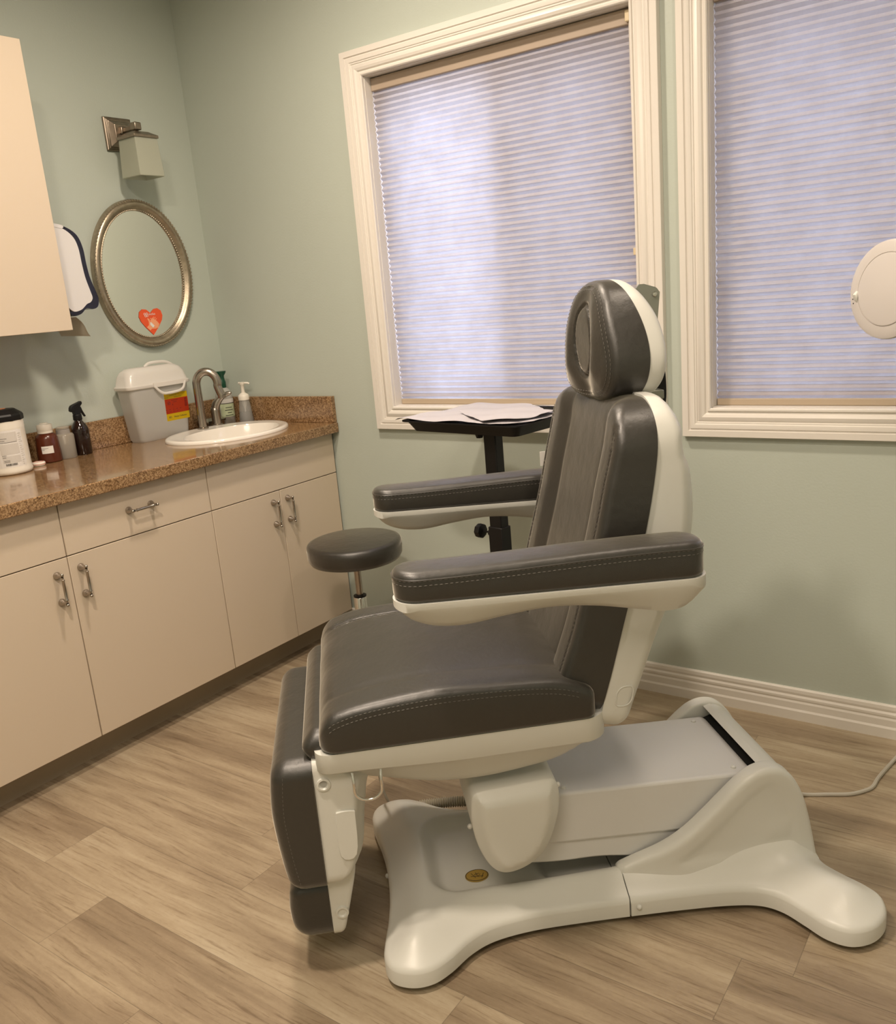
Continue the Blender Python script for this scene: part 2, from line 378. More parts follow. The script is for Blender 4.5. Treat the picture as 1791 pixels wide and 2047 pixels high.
def stitch(bm, pts, L=0.0055, gap=0.0035, r=0.0007):
    P = [Vector(p_) for p_ in pts]; cum = [0]
    for a, b in zip(P[:-1], P[1:]): cum.append(cum[-1] + (b - a).length)
    xs = np.array(cum); arr = np.array([tuple(p_) for p_ in P])
    ev = lambda t: Vector([float(np.interp(t, xs, arr[:, k])) for k in range(3)])
    t = 0
    while t + L < cum[-1]:
        tube(bm, [ev(t), ev(t + L / 2), ev(t + L)], [r * 0.5, r, r * 0.5], 4); t += L + gap
def thread(parent, pts):
    bm = nb_(); stitch(bm, pts); return fin('stitching', bm, M['thread'], parent)
def text(name, s_, size, mat, parent, mtx, align='CENTER'):
    cu = bpy.data.curves.new(name, 'FONT'); cu.body = s_; cu.size = size; cu.extrude = 0.0001; cu.align_x = align; cu.resolution_u = 3
    o = bpy.data.objects.new(name, cu); COL.objects.link(o); dg = bpy.context.evaluated_depsgraph_get()
    me = bpy.data.meshes.new_from_object(o.evaluated_get(dg)); bpy.data.objects.remove(o); bpy.data.curves.remove(cu)
    me.materials.clear(); me.materials.append(mat); me.transform(mtx)
    o = bpy.data.objects.new(name, me); COL.objects.link(o); o.parent = parent; return o

# ================================================================ ROOM
RX, RY = 4.3, -4.1
WINS = [(0.947, 1.936, 0.966, 2.118), (2.160, 3.150, 0.967, 2.118)]
bm = nb_()
WT = 0.16
xs = [0 - WT, WINS[0][0], WINS[0][1], WINS[1][0], WINS[1][1], RX + WT]
z0, z1 = 0.9665, 2.118
for i in range(5):
    if i in (1, 3): box(bm, xs[i], xs[i + 1], 0, WT, -0.02, z0); box(bm, xs[i], xs[i + 1], 0, WT, z1, CEIL + 0.1)
    else: box(bm, xs[i], xs[i + 1], 0, WT, -0.02, CEIL + 0.1)
struct(fin('wall_back', bm, M['wall'], smooth=False))
struct(boxo('wall_left', (-WT, 0, RY - WT, 0, -0.02, CEIL + 0.1), M['wall']))
struct(boxo('wall_right', (RX, RX + WT, RY - WT, 0, -0.02, CEIL + 0.1), M['wall']))
struct(boxo('wall_front', (0, RX, RY - WT, RY, -0.02, CEIL + 0.1), M['wall']))
struct(boxo('ceiling', (0, RX, RY, 0, CEIL, CEIL + 0.1), M['ceiling']))

# floor planks
PW = 0.1818; ROW0 = -1.612; PL = 1.22
knownj = {-1: 1.19, 0: 0.91, 3: 2.67, -2: 0.35, -3: 1.02, 1: 0.25, 2: 1.35}
bm = nb_(); uvl = bm.loops.layers.uv.new('plank'); uve = bm.loops.layers.uv.new('edge'); cl = bm.loops.layers.float_color.new('rand')
for row in range(-14, 10):
    ya_, yb_ = ROW0 + row * PW, ROW0 + (row + 1) * PW
    if yb_ < RY or ya_ > 0: continue
    j = knownj.get(row, rng.random() * PL); j0 = j - PL * math.ceil((j + 0.3) / PL)
    while j0 < RX:
        xa, xb = j0, j0 + PL; tone = {(-1, 1): 0.05, (-1, 0): 0.75, (0, 1): 0.85, (0, 0): 0.25}.get((row, int(round((j0 - j) / PL)) + 1), 0.2 + 0.6 * rng.random()); cr_ = (rng.random(), rng.random(), tone, 1)
        # split into cells so the distance to the plank edge is exact when interpolated
        bx = [xa, xa + 0.003, xb - 0.003, xb]; by = [ya_, ya_ + 0.003, yb_ - 0.003, yb_]
        for a in range(3):
            for b in range(3):
                X0, X1, Y0, Y1 = bx[a], bx[a + 1], max(by[b], RY), min(by[b + 1], 0)
                X0, X1 = max(X0, 0), min(X1, RX)
                if X1 - X0 < 1e-6 or Y1 - Y0 < 1e-6: continue
                f = bm.faces.new([bm.verts.new((X, Y, 0)) for X, Y in ((X0, Y0), (X1, Y0), (X1, Y1), (X0, Y1))])
                for l in f.loops:
                    X, Y, _ = l.vert.co
                    l[uvl].uv = (X, Y - ya_); l[cl] = cr_
                    l[uve].uv = (min(X - xa, xb - X, 0.003), min(Y - ya_, yb_ - Y, 0.003))
        j0 += PL
box(bm, 0, RX, RY, 0, -0.05, -0.004)
bm.faces.ensure_lookup_table()
me = bpy.data.meshes.new('floor'); bm.to_mesh(me); bm.free(); me.materials.append(M['floor'])
fo = bpy.data.objects.new('floor', me); COL.objects.link(fo); struct(fo)

# baseboards
def basep():  # (depth, height)
    return [(0, 0), (0.016, 0), (0.016, 0.030), (0.0125, 0.036), (0.0125, 0.056), (0.010, 0.062), (0.0115, 0.068), (0.0115, 0.074), (0.008, 0.080), (0.0095, 0.088), (0.0085, 0.098), (0.005, 0.102), (0, 0.102)]
bm = nb_(); extr(bm, [(-d, h) for d, h in basep()], 'x', 0.53, RX); struct(fin('baseboard_back', bm, M['trim'], smooth=False))
bm = nb_(); extr(bm, [(RX - d, h) for d, h in basep()], 'y', RY, 0); struct(fin('baseboard_right', bm, M['trim'], smooth=False))
bm = nb_(); extr(bm, [(RY + d, h) for d, h in basep()], 'x', 0, RX); struct(fin('baseboard_front', bm, M['trim'], smooth=False))

# window casings: mitred profile frame
cprof = [(0, 0), (0, 0.012), (0.003, 0.015), (0.008, 0.0155), (0.010, 0.011), (0.014, 0.011), (0.018, 0.016), (0.026, 0.019), (0.034, 0.0165), (0.040, 0.013), (0.042, 0.016), (0.046, 0.016),
         (0.048, 0.0185), (0.056, 0.021), (0.060, 0.021), (0.062, 0.0175), (0.065, 0.0175), (0.067, 0.022), (0.0845, 0.022), (0.086, 0.020), (0.086, 0)]
def casing(name, x0, x1, z0, z1):
    bm = nb_(); rings = []
    for (w, h) in cprof:
        rings.append([bm.verts.new((x, -h, z)) for x, z in ((x0 - w, z0 - w), (x1 + w, z0 - w), (x1 + w, z1 + w), (x0 - w, z1 + w))])
    for a, b in zip(rings, rings[1:] + rings[:1]):
        for k in range(4): bm.faces.new((a[k], a[(k + 1) % 4], b[(k + 1) % 4], b[k]))
    return fin(name, bm, M['trim'], smooth=True, ang=25)
for wi, (x0, x1, z0_, z1_) in enumerate(WINS):
    z0_ = z0
    struct(casing('trim_%d' % (wi + 1), x0, x1, z0_, z1_))
    # vinyl sliding window set in the opening
    bm = nb_()
    for (a, b, c_, d) in ((x0, x1, z0_, z0_ + 0.045), (x0, x1, z1_ - 0.045, z1_), (x0, x0 + 0.045, z0_ + 0.045, z1_ - 0.045), (x1 - 0.045, x1, z0_ + 0.045, z1_ - 0.045), ((x0 + x1) / 2 - 0.03, (x0 + x1) / 2 + 0.03, z0_ + 0.045, z1_ - 0.045)):
        box(bm, a, b, 0.10, 0.15, c_, d)
    wf = struct(fin('window_%d' % (wi + 1), bm, M['trim'], smooth=False))
    bm = nb_(); box(bm, x0 + 0.04, x1 - 0.04, 0.122, 0.126, z0_ + 0.04, z1_ - 0.04); fin('window_pane', bm, M['pane'], wf, smooth=False)
    bm = nb_(); box(bm, (x0 + x1) / 2 + (-0.005 if wi == 0 else -0.46), x1 - 0.03 if wi == 0 else (x0 + x1) / 2, 0.139, 0.1405, z0_ + 0.03, z1_ - 0.03); fin('insect_screen', bm, M['screen'], wf, smooth=False)
    # jamb liner
    bm = nb_()
    for (a, b, c_, d) in ((x0 - 0.001, x0 + 0.0015, z0_, z1_), (x1 - 0.0015, x1 + 0.001, z0_, z1_), (x0, x1, z0_ - 0.001, z0_ + 0.0015), (x0, x1, z1_ - 0.0015, z1_ + 0.001)):
        box(bm, a, b, 0.0, 0.10, c_, d)
    fin('jamb_liner', bm, M['trim'], wf, smooth=False)

# pleated shades
def shade(x0, x1, zb, zt, label, cord):
    t = thing('pleated_shade', label, 'window shade', ((x0 + x1) / 2, 0.045, zb), group='pleated shades in the two windows')
    hw = (x1 - x0) / 2; H = zt - zb
    bm = nb_(); pitch = 0.0196; zc = 0.022; rows = []; k = 0
    nseg = 40
    while zc < H - 0.045:
        # soft cellular pleat: bulging front between two pinched creases
        for fr_, yy in ((0, 0.0), (0.48, -0.0095)):
            rows.append((zc + fr_ * pitch, yy))
        zc += pitch
    rows.append((zc, 0))
    for back in (0, 1):
        prev = None
        for (zz, yy) in rows:
            w = hw - 0.0045 + (0.002 if yy < -0.005 else 0)
            cur = [bm.verts.new((-w + 2 * w * i / nseg, (yy if not back else 0.018 - yy * 0.9) , zz)) for i in range(nseg + 1)]
            if prev:
                for i in range(nseg): bm.faces.new((prev[i], prev[i + 1], cur[i + 1], cur[i]))
            prev = cur
        if True: break
    fin('pleated_fabric', bm, M['shade'], t, smooth=False)
    boxo('bottom_rail', (-hw + 0.003, hw - 0.003, -0.010, 0.012, 0.001, 0.021), M['shadeRail'], t, 0.002)
    boxo('head_rail', (-hw + 0.002, hw - 0.002, -0.014, 0.02, H - 0.045, H - 0.002), M['headRail'], t, 0.003)
    if cord:
        bm = nb_(); tube(bm, [(hw - 0.018, -0.017, H - 0.03), (hw - 0.0155, -0.017, 0.58), (hw - 0.015, -0.017, 0.49)], 0.0007, 5)
        fin('pull_cord', bm, M['trim'], t)
        boxo('cord_lock', (hw - 0.026, hw - 0.010, -0.028, -0.014, H - 0.040, H - 0.010), M['cream'], t, 0.003)
        boxo('cord_tassel', (hw - 0.023, hw - 0.009, -0.023, -0.011, 0.462, 0.484), M['cream'], t, 0.002)
    return t
M['shadeRail'] = plain('shade_rail', (0.46, 0.37, 0.27), 0.5)
M['headRail'] = plain('shade_head_rail', (0.40, 0.32, 0.25), 0.5)
shade(WINS[0][0], WINS[0][1], z0 + 0.001, 2.116, 'grey cellular shade in the left window, pull cord at its right edge', True)
shade(WINS[1][0], WINS[1][1], z0 + 0.001, 2.116, 'grey cellular shade in the right window, behind the round white lamp head', False)

# recessed ceiling downlights (above the frame), plus an added wide fill light
M['bulb'] = emit_mat('lamp_diffuser', LAMP_RGB, 6)
for i, (lx, ly, pw, dia) in enumerate(DOWNLIGHTS):
    t = thing('ceiling_light', ['recessed ceiling light above the sink corner', 'recessed ceiling light above the cabinets', 'recessed ceiling light above the right window', 'added wide round fill light at the ceiling behind the camera'][i], 'ceiling light', (lx, ly, CEIL))
    bm = nb_(); q_ = dia / 2; lathe(bm, [(q_, 0.0), (q_ + 0.015, 0.0), (q_ + 0.015, -0.004), (q_, -0.008), (q_, 0)], n=48); fin('trim_ring', bm, M['trim'], t)
    bm = nb_(); lathe(bm, [(0, -0.001), (q_, -0.001), (q_, -0.003), (0, -0.003)], n=48); fin('diffuser', bm, M['bulb'], t)
    ld = bpy.data.lights.new('downlight', 'AREA'); ld.shape = 'DISK'; ld.size = dia; ld.energy = pw; ld.color = LAMP_RGB; ld.spread = math.radians(172)
    lo = bpy.data.objects.new('downlight', ld); COL.objects.link(lo); lo.parent = t; lo.location = (0, 0, -0.006)

# outdoors seen as soft shapes through the shades
bm = nb_(); box(bm, -6, 10, 0.4, 14, -0.6, -0.5); struct(fin('ground', bm, M['render_ext'], smooth=False))
def bush(cx, cy, cz, r, label, seed):
    rg = np.random.default_rng(seed); bm = nb_()
    for i in range(420):
        v = Vector([float(q_) for q_ in rg.normal(size=3)]).normalized() * r * float(rg.uniform(0.5, 1)) ; v.z *= 1.25
        q = Vector((cx, cy, cz)) + v; s_ = float(rg.uniform(0.05, 0.13)); d, u, w = basis([float(q_) for q_ in rg.normal(size=3)])
        bm.faces.new([bm.verts.new(q + s_ * (a * u + 0.6 * b * w)) for a, b in ((1, 0), (0.2, 0.6), (-1, 0), (0.2, -0.6))])
    tube(bm, [(cx, cy, -0.55), (cx, cy, cz)], [0.05, 0.03], 8)
    return tag(fin('garden_shrub', bm, M['foliage'], smooth=False), label, 'shrub')
bush(0.75, 1.5, 1.3, 0.45, 'shrub outside, dim shape at the left of the left shade', 1)
bush(2.1, 2.1, 2.2, 0.6, 'shrub outside, dim shape between the two shades', 2)
bush(3.0, 1.9, 0.75, 0.5, 'shrub outside, dim shape low behind the right shade', 3)

# ================================================================ CABINETS
XF = 0.611; ZS = 0.696; ZK = 0.10; ZT = 0.860; G = 0.0016
def pull(parent, loc, vertical, name='handle'):
    """bar pull with two conical posts; local x points out of the door"""
    bm = nb_(); L = 0.042
    ax = Vector((0, 0, 1)) if vertical else Vector((0, 1, 0)); c = Vector(loc)
    for s_ in (-1, 1):
        b = c + ax * L * s_
        lathe(bm, [(0.0, 0.0), (0.0115, 0.0), (0.0118, 0.003), (0.0085, 0.010), (0.0050, 0.016), (0.0042, 0.024), (0.0042, 0.030)], b, (1, 0, 0), 18)
        q = b + Vector((0.030, 0, 0)) + ax * 0.006 * s_
        bmesh.ops.create_uvsphere(bm, u_segments=12, v_segments=8, radius=0.0052, matrix=Matrix.Translation(b + Vector((0.030, 0, 0)) + ax * 0.005 * s_))
    P = [c + Vector((0.030, 0, 0)) + ax * t for t in (-0.040, -0.034, -0.032, -0.030, -0.028, 0, 0.028, 0.030, 0.032, 0.034, 0.040)]
    tube(bm, P, [0.003, 0.003, 0.0055, 0.0055, 0.0042, 0.0046, 0.0042, 0.0055, 0.0055, 0.003, 0.003], 14)
    return fin(name, bm, M['nickel'], parent, ang=50)
def front(parent, name, y0, y1, z0, z1):
    return boxo(name, (XF - 0.018, XF, y0 + G, y1 - G, z0 + G, z1 - G), M['cab'], parent, 0.0012, 2)
def base_unit(label, y0, y1, parts):
    t = thing('base_cabinet', label, 'cabinet', (0, 0, 0), group=None)
    bm = nb_(); ya0, ya1 = y0 + 0.0012, y1 - 0.0012
    box(bm, 0.003, XF - 0.020, ya0, ya0 + 0.016, ZK, 0.8595); box(bm, 0.003, XF - 0.020, ya1 - 0.016, ya1, ZK, 0.8595)
    box(bm, 0.003, XF - 0.020, ya0 + 0.016, ya1 - 0.016, ZK, ZK + 0.016); box(bm, 0.003, 0.012, ya0 + 0.016, ya1 - 0.016, ZK + 0.016, 0.8595)
    box(bm, XF - 0.030, XF - 0.020, ya0 + 0.016, ya1 - 0.016, ZK + 0.016, 0.8595)
    fin('carcass', bm, M['cab_in'], t, smooth=False)
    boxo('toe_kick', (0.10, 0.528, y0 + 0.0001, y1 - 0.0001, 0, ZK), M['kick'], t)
    for (nm, a, b, c_, d, h) in parts:
        f = front(t, nm, a, b, c_, d)
        if h: pull(f, (XF, h[0], h[1]), h[2])
    return t
base_unit('beige base cabinet leftmost in the row, cut by the photo edge, drawer over door', -1.2165 - 0.555, -1.2165,
          [('drawer', -1.7715, -1.2165, ZS, ZT, (-1.494, 0.781, False)), ('door', -1.7715, -1.2165, ZK, ZS, (-1.260, 0.607, True))])
base_unit('beige base cabinet in the middle, one drawer with a pull above one wide door', -1.2165, -0.661,
          [('drawer', -1.2165, -0.661, ZS, ZT, (-0.942, 0.781, False)), ('door', -1.2165, -0.661, ZK, ZS, (-1.180, 0.610, True))])
base_unit('beige sink base cabinet with blank top panel and two narrow doors', -0.661, -0.004,
          [('false_front', -0.661, -0.010, ZS, ZT, None), ('door', -0.661, -0.333, ZK, ZS, (-0.373, 0.614, True)), ('door', -0.333, -0.010, ZK, ZS, (-0.298, 0.615, True))])
base_unit('beige base cabinet beyond the left photo edge', -2.3265, -1.7715, [('drawer', -2.3265, -1.7715, ZS, ZT, (-2.05, 0.781, False)), ('door', -2.3265, -1.7715, ZK, ZS, (-1.815, 0.607, True))])

# worktop with an oval cut for the sink
SCX, SCY, SA, SB = 0.33, -0.30, 0.215, 0.255
XC = 0.645; CY0 = -2.33
bm = nb_()
outer = [(0.002, CY0), (XC, CY0), (XC, -0.003), (0.002, -0.003)]
def ell(cx, cy, a, b, n=64): return [(cx + a * math.cos(2 * PI * k / n), cy + b * math.sin(2 * PI * k / n)) for k in range(n)]
hole = ell(SCX, SCY, SA - 0.02, SB - 0.02)
A = [Vector(q) for q in outer + hole]; nh = len(hole)
vs, es, fs, *_ = delaunay_2d_cdt(A, [(0, 1), (1, 2), (2, 3), (3, 0)] + [(4 + i, 4 + (i + 1) % nh) for i in range(nh)], [], 1, 1e-6)
HV = np.array(hole)
def keepf(f):
    c = np.mean([(vs[i].x, vs[i].y) for i in f], axis=0)
    return ((c[0] - SCX) / (SA - 0.02)) ** 2 + ((c[1] - SCY) / (SB - 0.02)) ** 2 > 1.0 - 1e-4
ft = [f for f in fs if keepf(f)]
for zz, rev in ((0.900, False), (0.8605, True)):
    vv = [bm.verts.new((v.x, v.y, zz)) for v in vs]
    for f in ft: bm.faces.new([vv[i] for i in (reversed(f) if rev else f)])
    if not rev: vt_ = vv
    else: vb_ = vv
idx = {(round(v.x, 5), round(v.y, 5)): i for i, v in enumerate(vs)}
for loop in (outer, hole):
    ii = [idx[(round(a, 5), round(b, 5))] for a, b in loop]
    for a, b in zip(ii, ii[1:] + ii[:1]): bm.faces.new((vt_[a], vb_[a], vb_[b], vt_[b]))
ct = thing('countertop', 'brown speckled laminate countertop with backsplash over the beige cabinets', 'countertop', (0, 0, 0))
o = fin('worktop', bm, M['counter'], ct, smooth=True, ang=30, bevel=0.003)
bm = nb_(); box(bm, 0.0015, 0.021, CY0, -0.0015, 0.9002, 1.0065); box(bm, 0.021, XC - 0.006, -0.021, -0.0015, 0.9002, 1.0065)
fin('backsplash', bm, M['counter'], ct, smooth=True, ang=30, bevel=0.0015)

# sink
t = thing('sink', 'white oval drop in sink set in the speckled countertop', 'sink', (SCX, SCY, 0.9))
bm = nb_(); n = 64
prof = [(1.0, 0.0004), (1.0, 0.006), (0.985, 0.0115), (0.955, 0.0135), (0.90, 0.0115)]
rings = [[bm.verts.new((SA * k * math.cos(2 * PI * i / n), SB * k * math.sin(2 * PI * i / n), z)) for i in range(n)] for k, z in prof]
# basin is shifted to the front so the tap ledge stays wide at the back
for (k, z) in ((0.80, 0.010), (0.785, 0.002), (0.76, -0.03), (0.68, -0.085), (0.48, -0.125), (0.15, -0.138)):
    rings.append([bm.verts.new((SA * k * 0.90 * math.cos(2 * PI * i / n) + 0.026, SB * k * math.sin(2 * PI * i / n), z)) for i in range(n)])
for a, b in zip(rings[:-1], rings[1:]):
    for i in range(n): bm.faces.new((a[i], a[(i + 1) % n], b[(i + 1) % n], b[i]))
bm.faces.new(rings[-1])
fin('basin', bm, M['porcelain'], t, ang=60)
bm = nb_(); lathe(bm, [(0, -0.1365), (0.021, -0.1365), (0.023, -0.134), (0.019, -0.1325), (0.0, -0.1345)], (0.026, 0, 0), n=24); fin('drain', bm, M['chrome'], t)

# faucet: gooseneck spout and a separate lever on the sink ledge
t = thing('faucet', 'brushed nickel gooseneck faucet with a lever handle on the sink', 'faucet', (0.148, -0.272, 0.9115))
bm = nb_(); lathe(bm, [(0, 0), (0.023, 0), (0.023, 0.004), (0.016, 0.007), (0.0155, 0.010), (0.0165, 0.013)], n=28)
pts = [(0, 0, 0.008), (0, 0, 0.05), (0, 0, 0.12), (0, 0, 0.178)]
for a in range(15, 196, 12):
    A_ = math.radians(a); pts.append((0.042 - 0.042 * math.cos(A_), 0.0, 0.178 + 0.05 * math.sin(A_)))
pts.append((0.094, 0, 0.128))
dirx, diry = math.cos(math.radians(38)), math.sin(math.radians(38))
pts = [(x * dirx, x * diry, z) for x, _, z in pts]
tube(bm, ptsmooth(pts, 3), 0.0163, 22)
e_ = Vector(pts[-1]); tube(bm, [e_ + Vector((0, 0, 0.002)), e_ - Vector((0, 0, 0.010))], 0.0173, 22)
fin('spout', bm, M['nickel'], t, ang=50)
bm = nb_(); hx, hy = -0.016, 0.088
lathe(bm, [(0, 0), (0.0235, 0), (0.0235, 0.004), (0.0195, 0.006), (0.0195, 0.060), (0.0185, 0.072), (0.012, 0.078), (0, 0.080)], (hx, hy, 0), n=28)
P = [(hx, hy, 0.060), (hx + 0.006, hy + 0.004, 0.085), (hx + 0.020, hy + 0.016, 0.108), (hx + 0.038, hy + 0.030, 0.122), (hx + 0.055, hy + 0.042, 0.127), (hx + 0.060, hy + 0.046, 0.124)]
tube(bm, ptsmooth(P, 4), [0.0185] + [0.0175 - 0.0005 * i for i in range(19)] + [0.004], 18) if False else tube(bm, ptsmooth(P, 4), list(np.interp(np.linspace(0, 1, 21), [0, 0.25, 0.55, 0.9, 1], [0.0185, 0.0165, 0.011, 0.0075, 0.004])), 18)
fin('lever_handle', bm, M['nickel'], t, ang=50)

# upper cabinet
t = thing('wall_cabinet', 'beige wall cabinet cut by the left photo edge, above the counter', 'cabinet', (0, 0, 0))
UY = -0.883
bm = nb_(); box(bm, 0.002, 0.312, -1.90, UY, 1.350, 2.225); fin('carcass', bm, M['cab'], t, smooth=False)
for a, b in ((-1.39, UY), (-1.90, -1.39)):
    d_ = boxo('door', (0.3135, 0.331, a + G, b - 0.0005, 1.350, 2.225), M['cab'], t, 0.0012)
    pull(d_, (0.331, (a + 0.04) if a > -1.5 else (b - 0.04), 1.43), True)

# paper towel dispenser on the side of the wall cabinet
t = thing('paper_towel_dispenser', 'white and navy paper towel dispenser on the side of the wall cabinet', 'dispenser', (0.03, UY, 1.40))
outer = sm2([(0.002, 0.302), (0.06, 0.298), (0.108, 0.290), (0.148, 0.264), (0.164, 0.222), (0.167, 0.165), (0.172, 0.12), (0.184, 0.078), (0.191, 0.048), (0.183, 0.022), (0.162, 0.014), (0.138, 0.018), (0.112, 0.000), (0.078, -0.002), (0.05, 0.04), (0.002, 0.10)], 6)
inner = sm2([(0.002, 0.297), (0.06, 0.292), (0.100, 0.281), (0.130, 0.256), (0.143, 0.220), (0.146, 0.165), (0.150, 0.120), (0.160, 0.075), (0.164, 0.052), (0.154, 0.038), (0.138, 0.032), (0.112, 0.014), (0.080, 0.012), (0.052, 0.046), (0.004, 0.104)], 6)
bm = nb_(); extr(bm, outer, 'x', 0.0, 0.186); fin('cover', bm, M['navy'], t, ang=40)
bm = nb_(); extr(bm, inner, 'x', 0.186, 0.192); fin('side_panel', bm, M['dispwhite'], t, ang=40)
topw = sm2([(0.002, 0.3035), (0.06, 0.300), (0.098, 0.2925), (0.094, 0.283), (0.06, 0.289), (0.002, 0.295)], 5)
bm = nb_(); extr(bm, topw, 'x', 0.002, 0.193); fin('top_panel', bm, M['dispwhite'], t, ang=40)
bm = nb_(); P = [(0.10, 0.012), (0.118, -0.004), (0.150, -0.006), (0.168, 0.004), (0.164, 0.012), (0.14, 0.006), (0.12, 0.012)]
bm.free()
# hanging towel: a bent sheet
bm = nb_(); rows = []
for i in range(9):
    f = i / 8; zz = -0.008 - 0.062 * f; yy = 0.106 + 0.030 * f + 0.006 * math.sin(f * 5)
    rows.append([bm.verts.new((0.012 + 0.15 * j / 10, yy + 0.010 * math.sin(j / 10 * 3.0) * f + 0.018 * (j / 10) * f, zz - 0.008 * (j / 10) * f)) for j in range(11)])
for a, b in zip(rows[:-1], rows[1:]):
    for j in range(10): bm.faces.new((a[j], a[j + 1], b[j + 1], b[j]))
bmesh.ops.solidify(bm, geom=bm.faces[:], thickness=0.0012)
o = fin('paper_towel', bm, M['towel'], None, ang=70); o.location = (0.03, UY, 1.40)
tag(o, 'folded paper towel sheet hanging out under the towel dispenser', 'paper towel')

# ================================================================ WALL ITEMS
t = thing('oval_mirror', 'oval mirror in an aged silver beaded frame on the sage wall', 'mirror', (0.0, -0.334, 1.535))
bm = nb_(); n = 96; MA, MB_ = 0.226, 0.283
prof = [(0.0, 0.001), (0.0, 0.012), (-0.003, 0.020), (-0.0045, 0.0235), (-0.0065, 0.0235), (-0.009, 0.0225), (-0.013, 0.0255), (-0.018, 0.0270), (-0.023, 0.0255), (-0.028, 0.0200), (-0.034, 0.0135), (-0.037, 0.0120), (-0.039, 0.0140), (-0.041, 0.0140), (-0.043, 0.010), (-0.043, 0.001)]
rings = [[bm.verts.new((h, (MA + w) * math.cos(2 * PI * i / n), (MB_ + w) * math.sin(2 * PI * i / n))) for i in range(n)] for w, h in prof]
for a, b in zip(rings, rings[1:] + rings[:1]):
    for i in range(n): bm.faces.new((a[i], a[(i + 1) % n], b[(i + 1) % n], b[i]))
mf = fin('frame', bm, M['silverleaf'], t, ang=50)
bm = nb_()
nbead = 150
for i in range(nbead):
    A_ = 2 * PI * i / nbead
    bmesh.ops.create_icosphere(bm, subdivisions=1, radius=0.0032, matrix=Matrix.Translation(((0.0132), (MA - 0.0400) * math.cos(A_), (MB_ - 0.0400) * math.sin(A_))))
o = fin('beading', bm, M['silverleaf'], mf)
bm = nb_()
for i in range(120):
    A_ = 2 * PI * i / 120
    bmesh.ops.create_icosphere(bm, subdivisions=1, radius=0.0036, matrix=Matrix.Translation(((0.0235), (MA - 0.0055) * math.cos(A_), (MB_ - 0.0055) * math.sin(A_))) @ Matrix.Rotation(A_ + 0.6, 4, 'X') @ Matrix.Diagonal((0.7, 1.6, 0.8, 1)))
fin('outer_beading', bm, M['silverleaf'], mf)
bm = nb_(); bm.faces.new([bm.verts.new((0.0085, (MA - 0.042) * math.cos(2 * PI * i / n), (MB_ - 0.042) * math.sin(2 * PI * i / n))) for i in range(n)])
bm.faces.new([bm.verts.new((0.0045, (MA - 0.042) * math.cos(-2 * PI * i / n), (MB_ - 0.042) * math.sin(-2 * PI * i / n))) for i in range(n)])
fin('glass', bm, M['mirror'], t, smooth=False)

# heart card on the mirror glass; drawn in (right=+y, up=+z)
HC = (0.0092, -0.334, 1.352)
t = thing('heart_sticker', 'orange red heart sticker with two washing hands low on the mirror', 'sticker', HC)
def hp(pts, x0, x1, name, mat, parent, rot=0.0):
    bm = nb_(); c, s_ = math.cos(rot), math.sin(rot)
    pts = [(a * c - b * s_, a * s_ + b * c) for a, b in pts]
    extr(bm, pts, 'x', x0, x1); return fin(name, bm, mat, parent, smooth=False)
heart = [(0, -0.052), (0.030, -0.022), (0.050, 0.004), (0.056, 0.022), (0.051, 0.041), (0.036, 0.051), (0.018, 0.049), (0.004, 0.038), (0, 0.032), (-0.004, 0.038), (-0.018, 0.049), (-0.036, 0.051), (-0.051, 0.041), (-0.056, 0.022), (-0.050, 0.004), (-0.030, -0.022)]
def hs(px, py): return ((px - 905) / 1070 * 0.112, (870 - py) / 1070 * 0.104)   # sticker drawing units
hp(heart, 0, 0.0012, 'card', M['heart'], t)
L2 = [(670, 1075), (770, 1000), (790, 880), (770, 790), (735, 735), (770, 715), (830, 760), (850, 860), (920, 900), (1060, 1010), (1200, 1080), (1200, 1120), (1050, 1160), (880, 1150), (800, 1210)]
hp([hs(a - 20, b) for a, b in L2], 0.0012, 0.0017, 'hand_print', M['skin'], t)
L3 = [(870, 800), (920, 770), (860, 735), (900, 715), (960, 760), (960, 715), (1010, 720), (1040, 760), (1150, 850), (1250, 980), (1180, 1110), (1040, 1110), (960, 990), (860, 850)]
hp([hs(a - 20, b) for a, b in L3], 0.0017, 0.0021, 'hand_print', M['skin'], t)
for (a, b, c_, d) in ((1010, 720, 1050, 680), (1065, 760, 1115, 690), (1110, 810, 1155, 755)):
    bm = nb_(); p0, p1 = hs(a - 20, b), hs(c_ - 20, d); tube(bm, [(0.0016, *p0), (0.0016, *p1)], 0.0013, 6); fin('finger_print', bm, M['skin'], t)
hp([hs(a - 20, b) for a, b in ((840, 895), (880, 880), (1010, 1030), (1000, 1065), (930, 1105), (890, 1060), (830, 990))], 0.0021, 0.0024, 'soap_print', M['labelwhite'], t)
bm = nb_()
for (a, b) in ((655, 545), (755, 540), (685, 625), (765, 620)):
    p0 = hs(a - 20, b); tube(bm, [(0.0016, p0[0] + 0.0038 * math.cos(k * PI / 6), p0[1] + 0.0038 * math.sin(k * PI / 6)) for k in range(12)], 0.0009, 5, closed=True)
fin('logo_print', bm, M['labelwhite'], t)
MX = Matrix(((0, 0, 1, 0.0016), (1, 0, 0, 0), (0, 1, 0, 0), (0, 0, 0, 1)))
q = hs(960, 600); text('lettering', 'evolus', 0.0125, M['labelwhite'], t, Matrix.Translation((0, q[0], q[1])) @ MX)

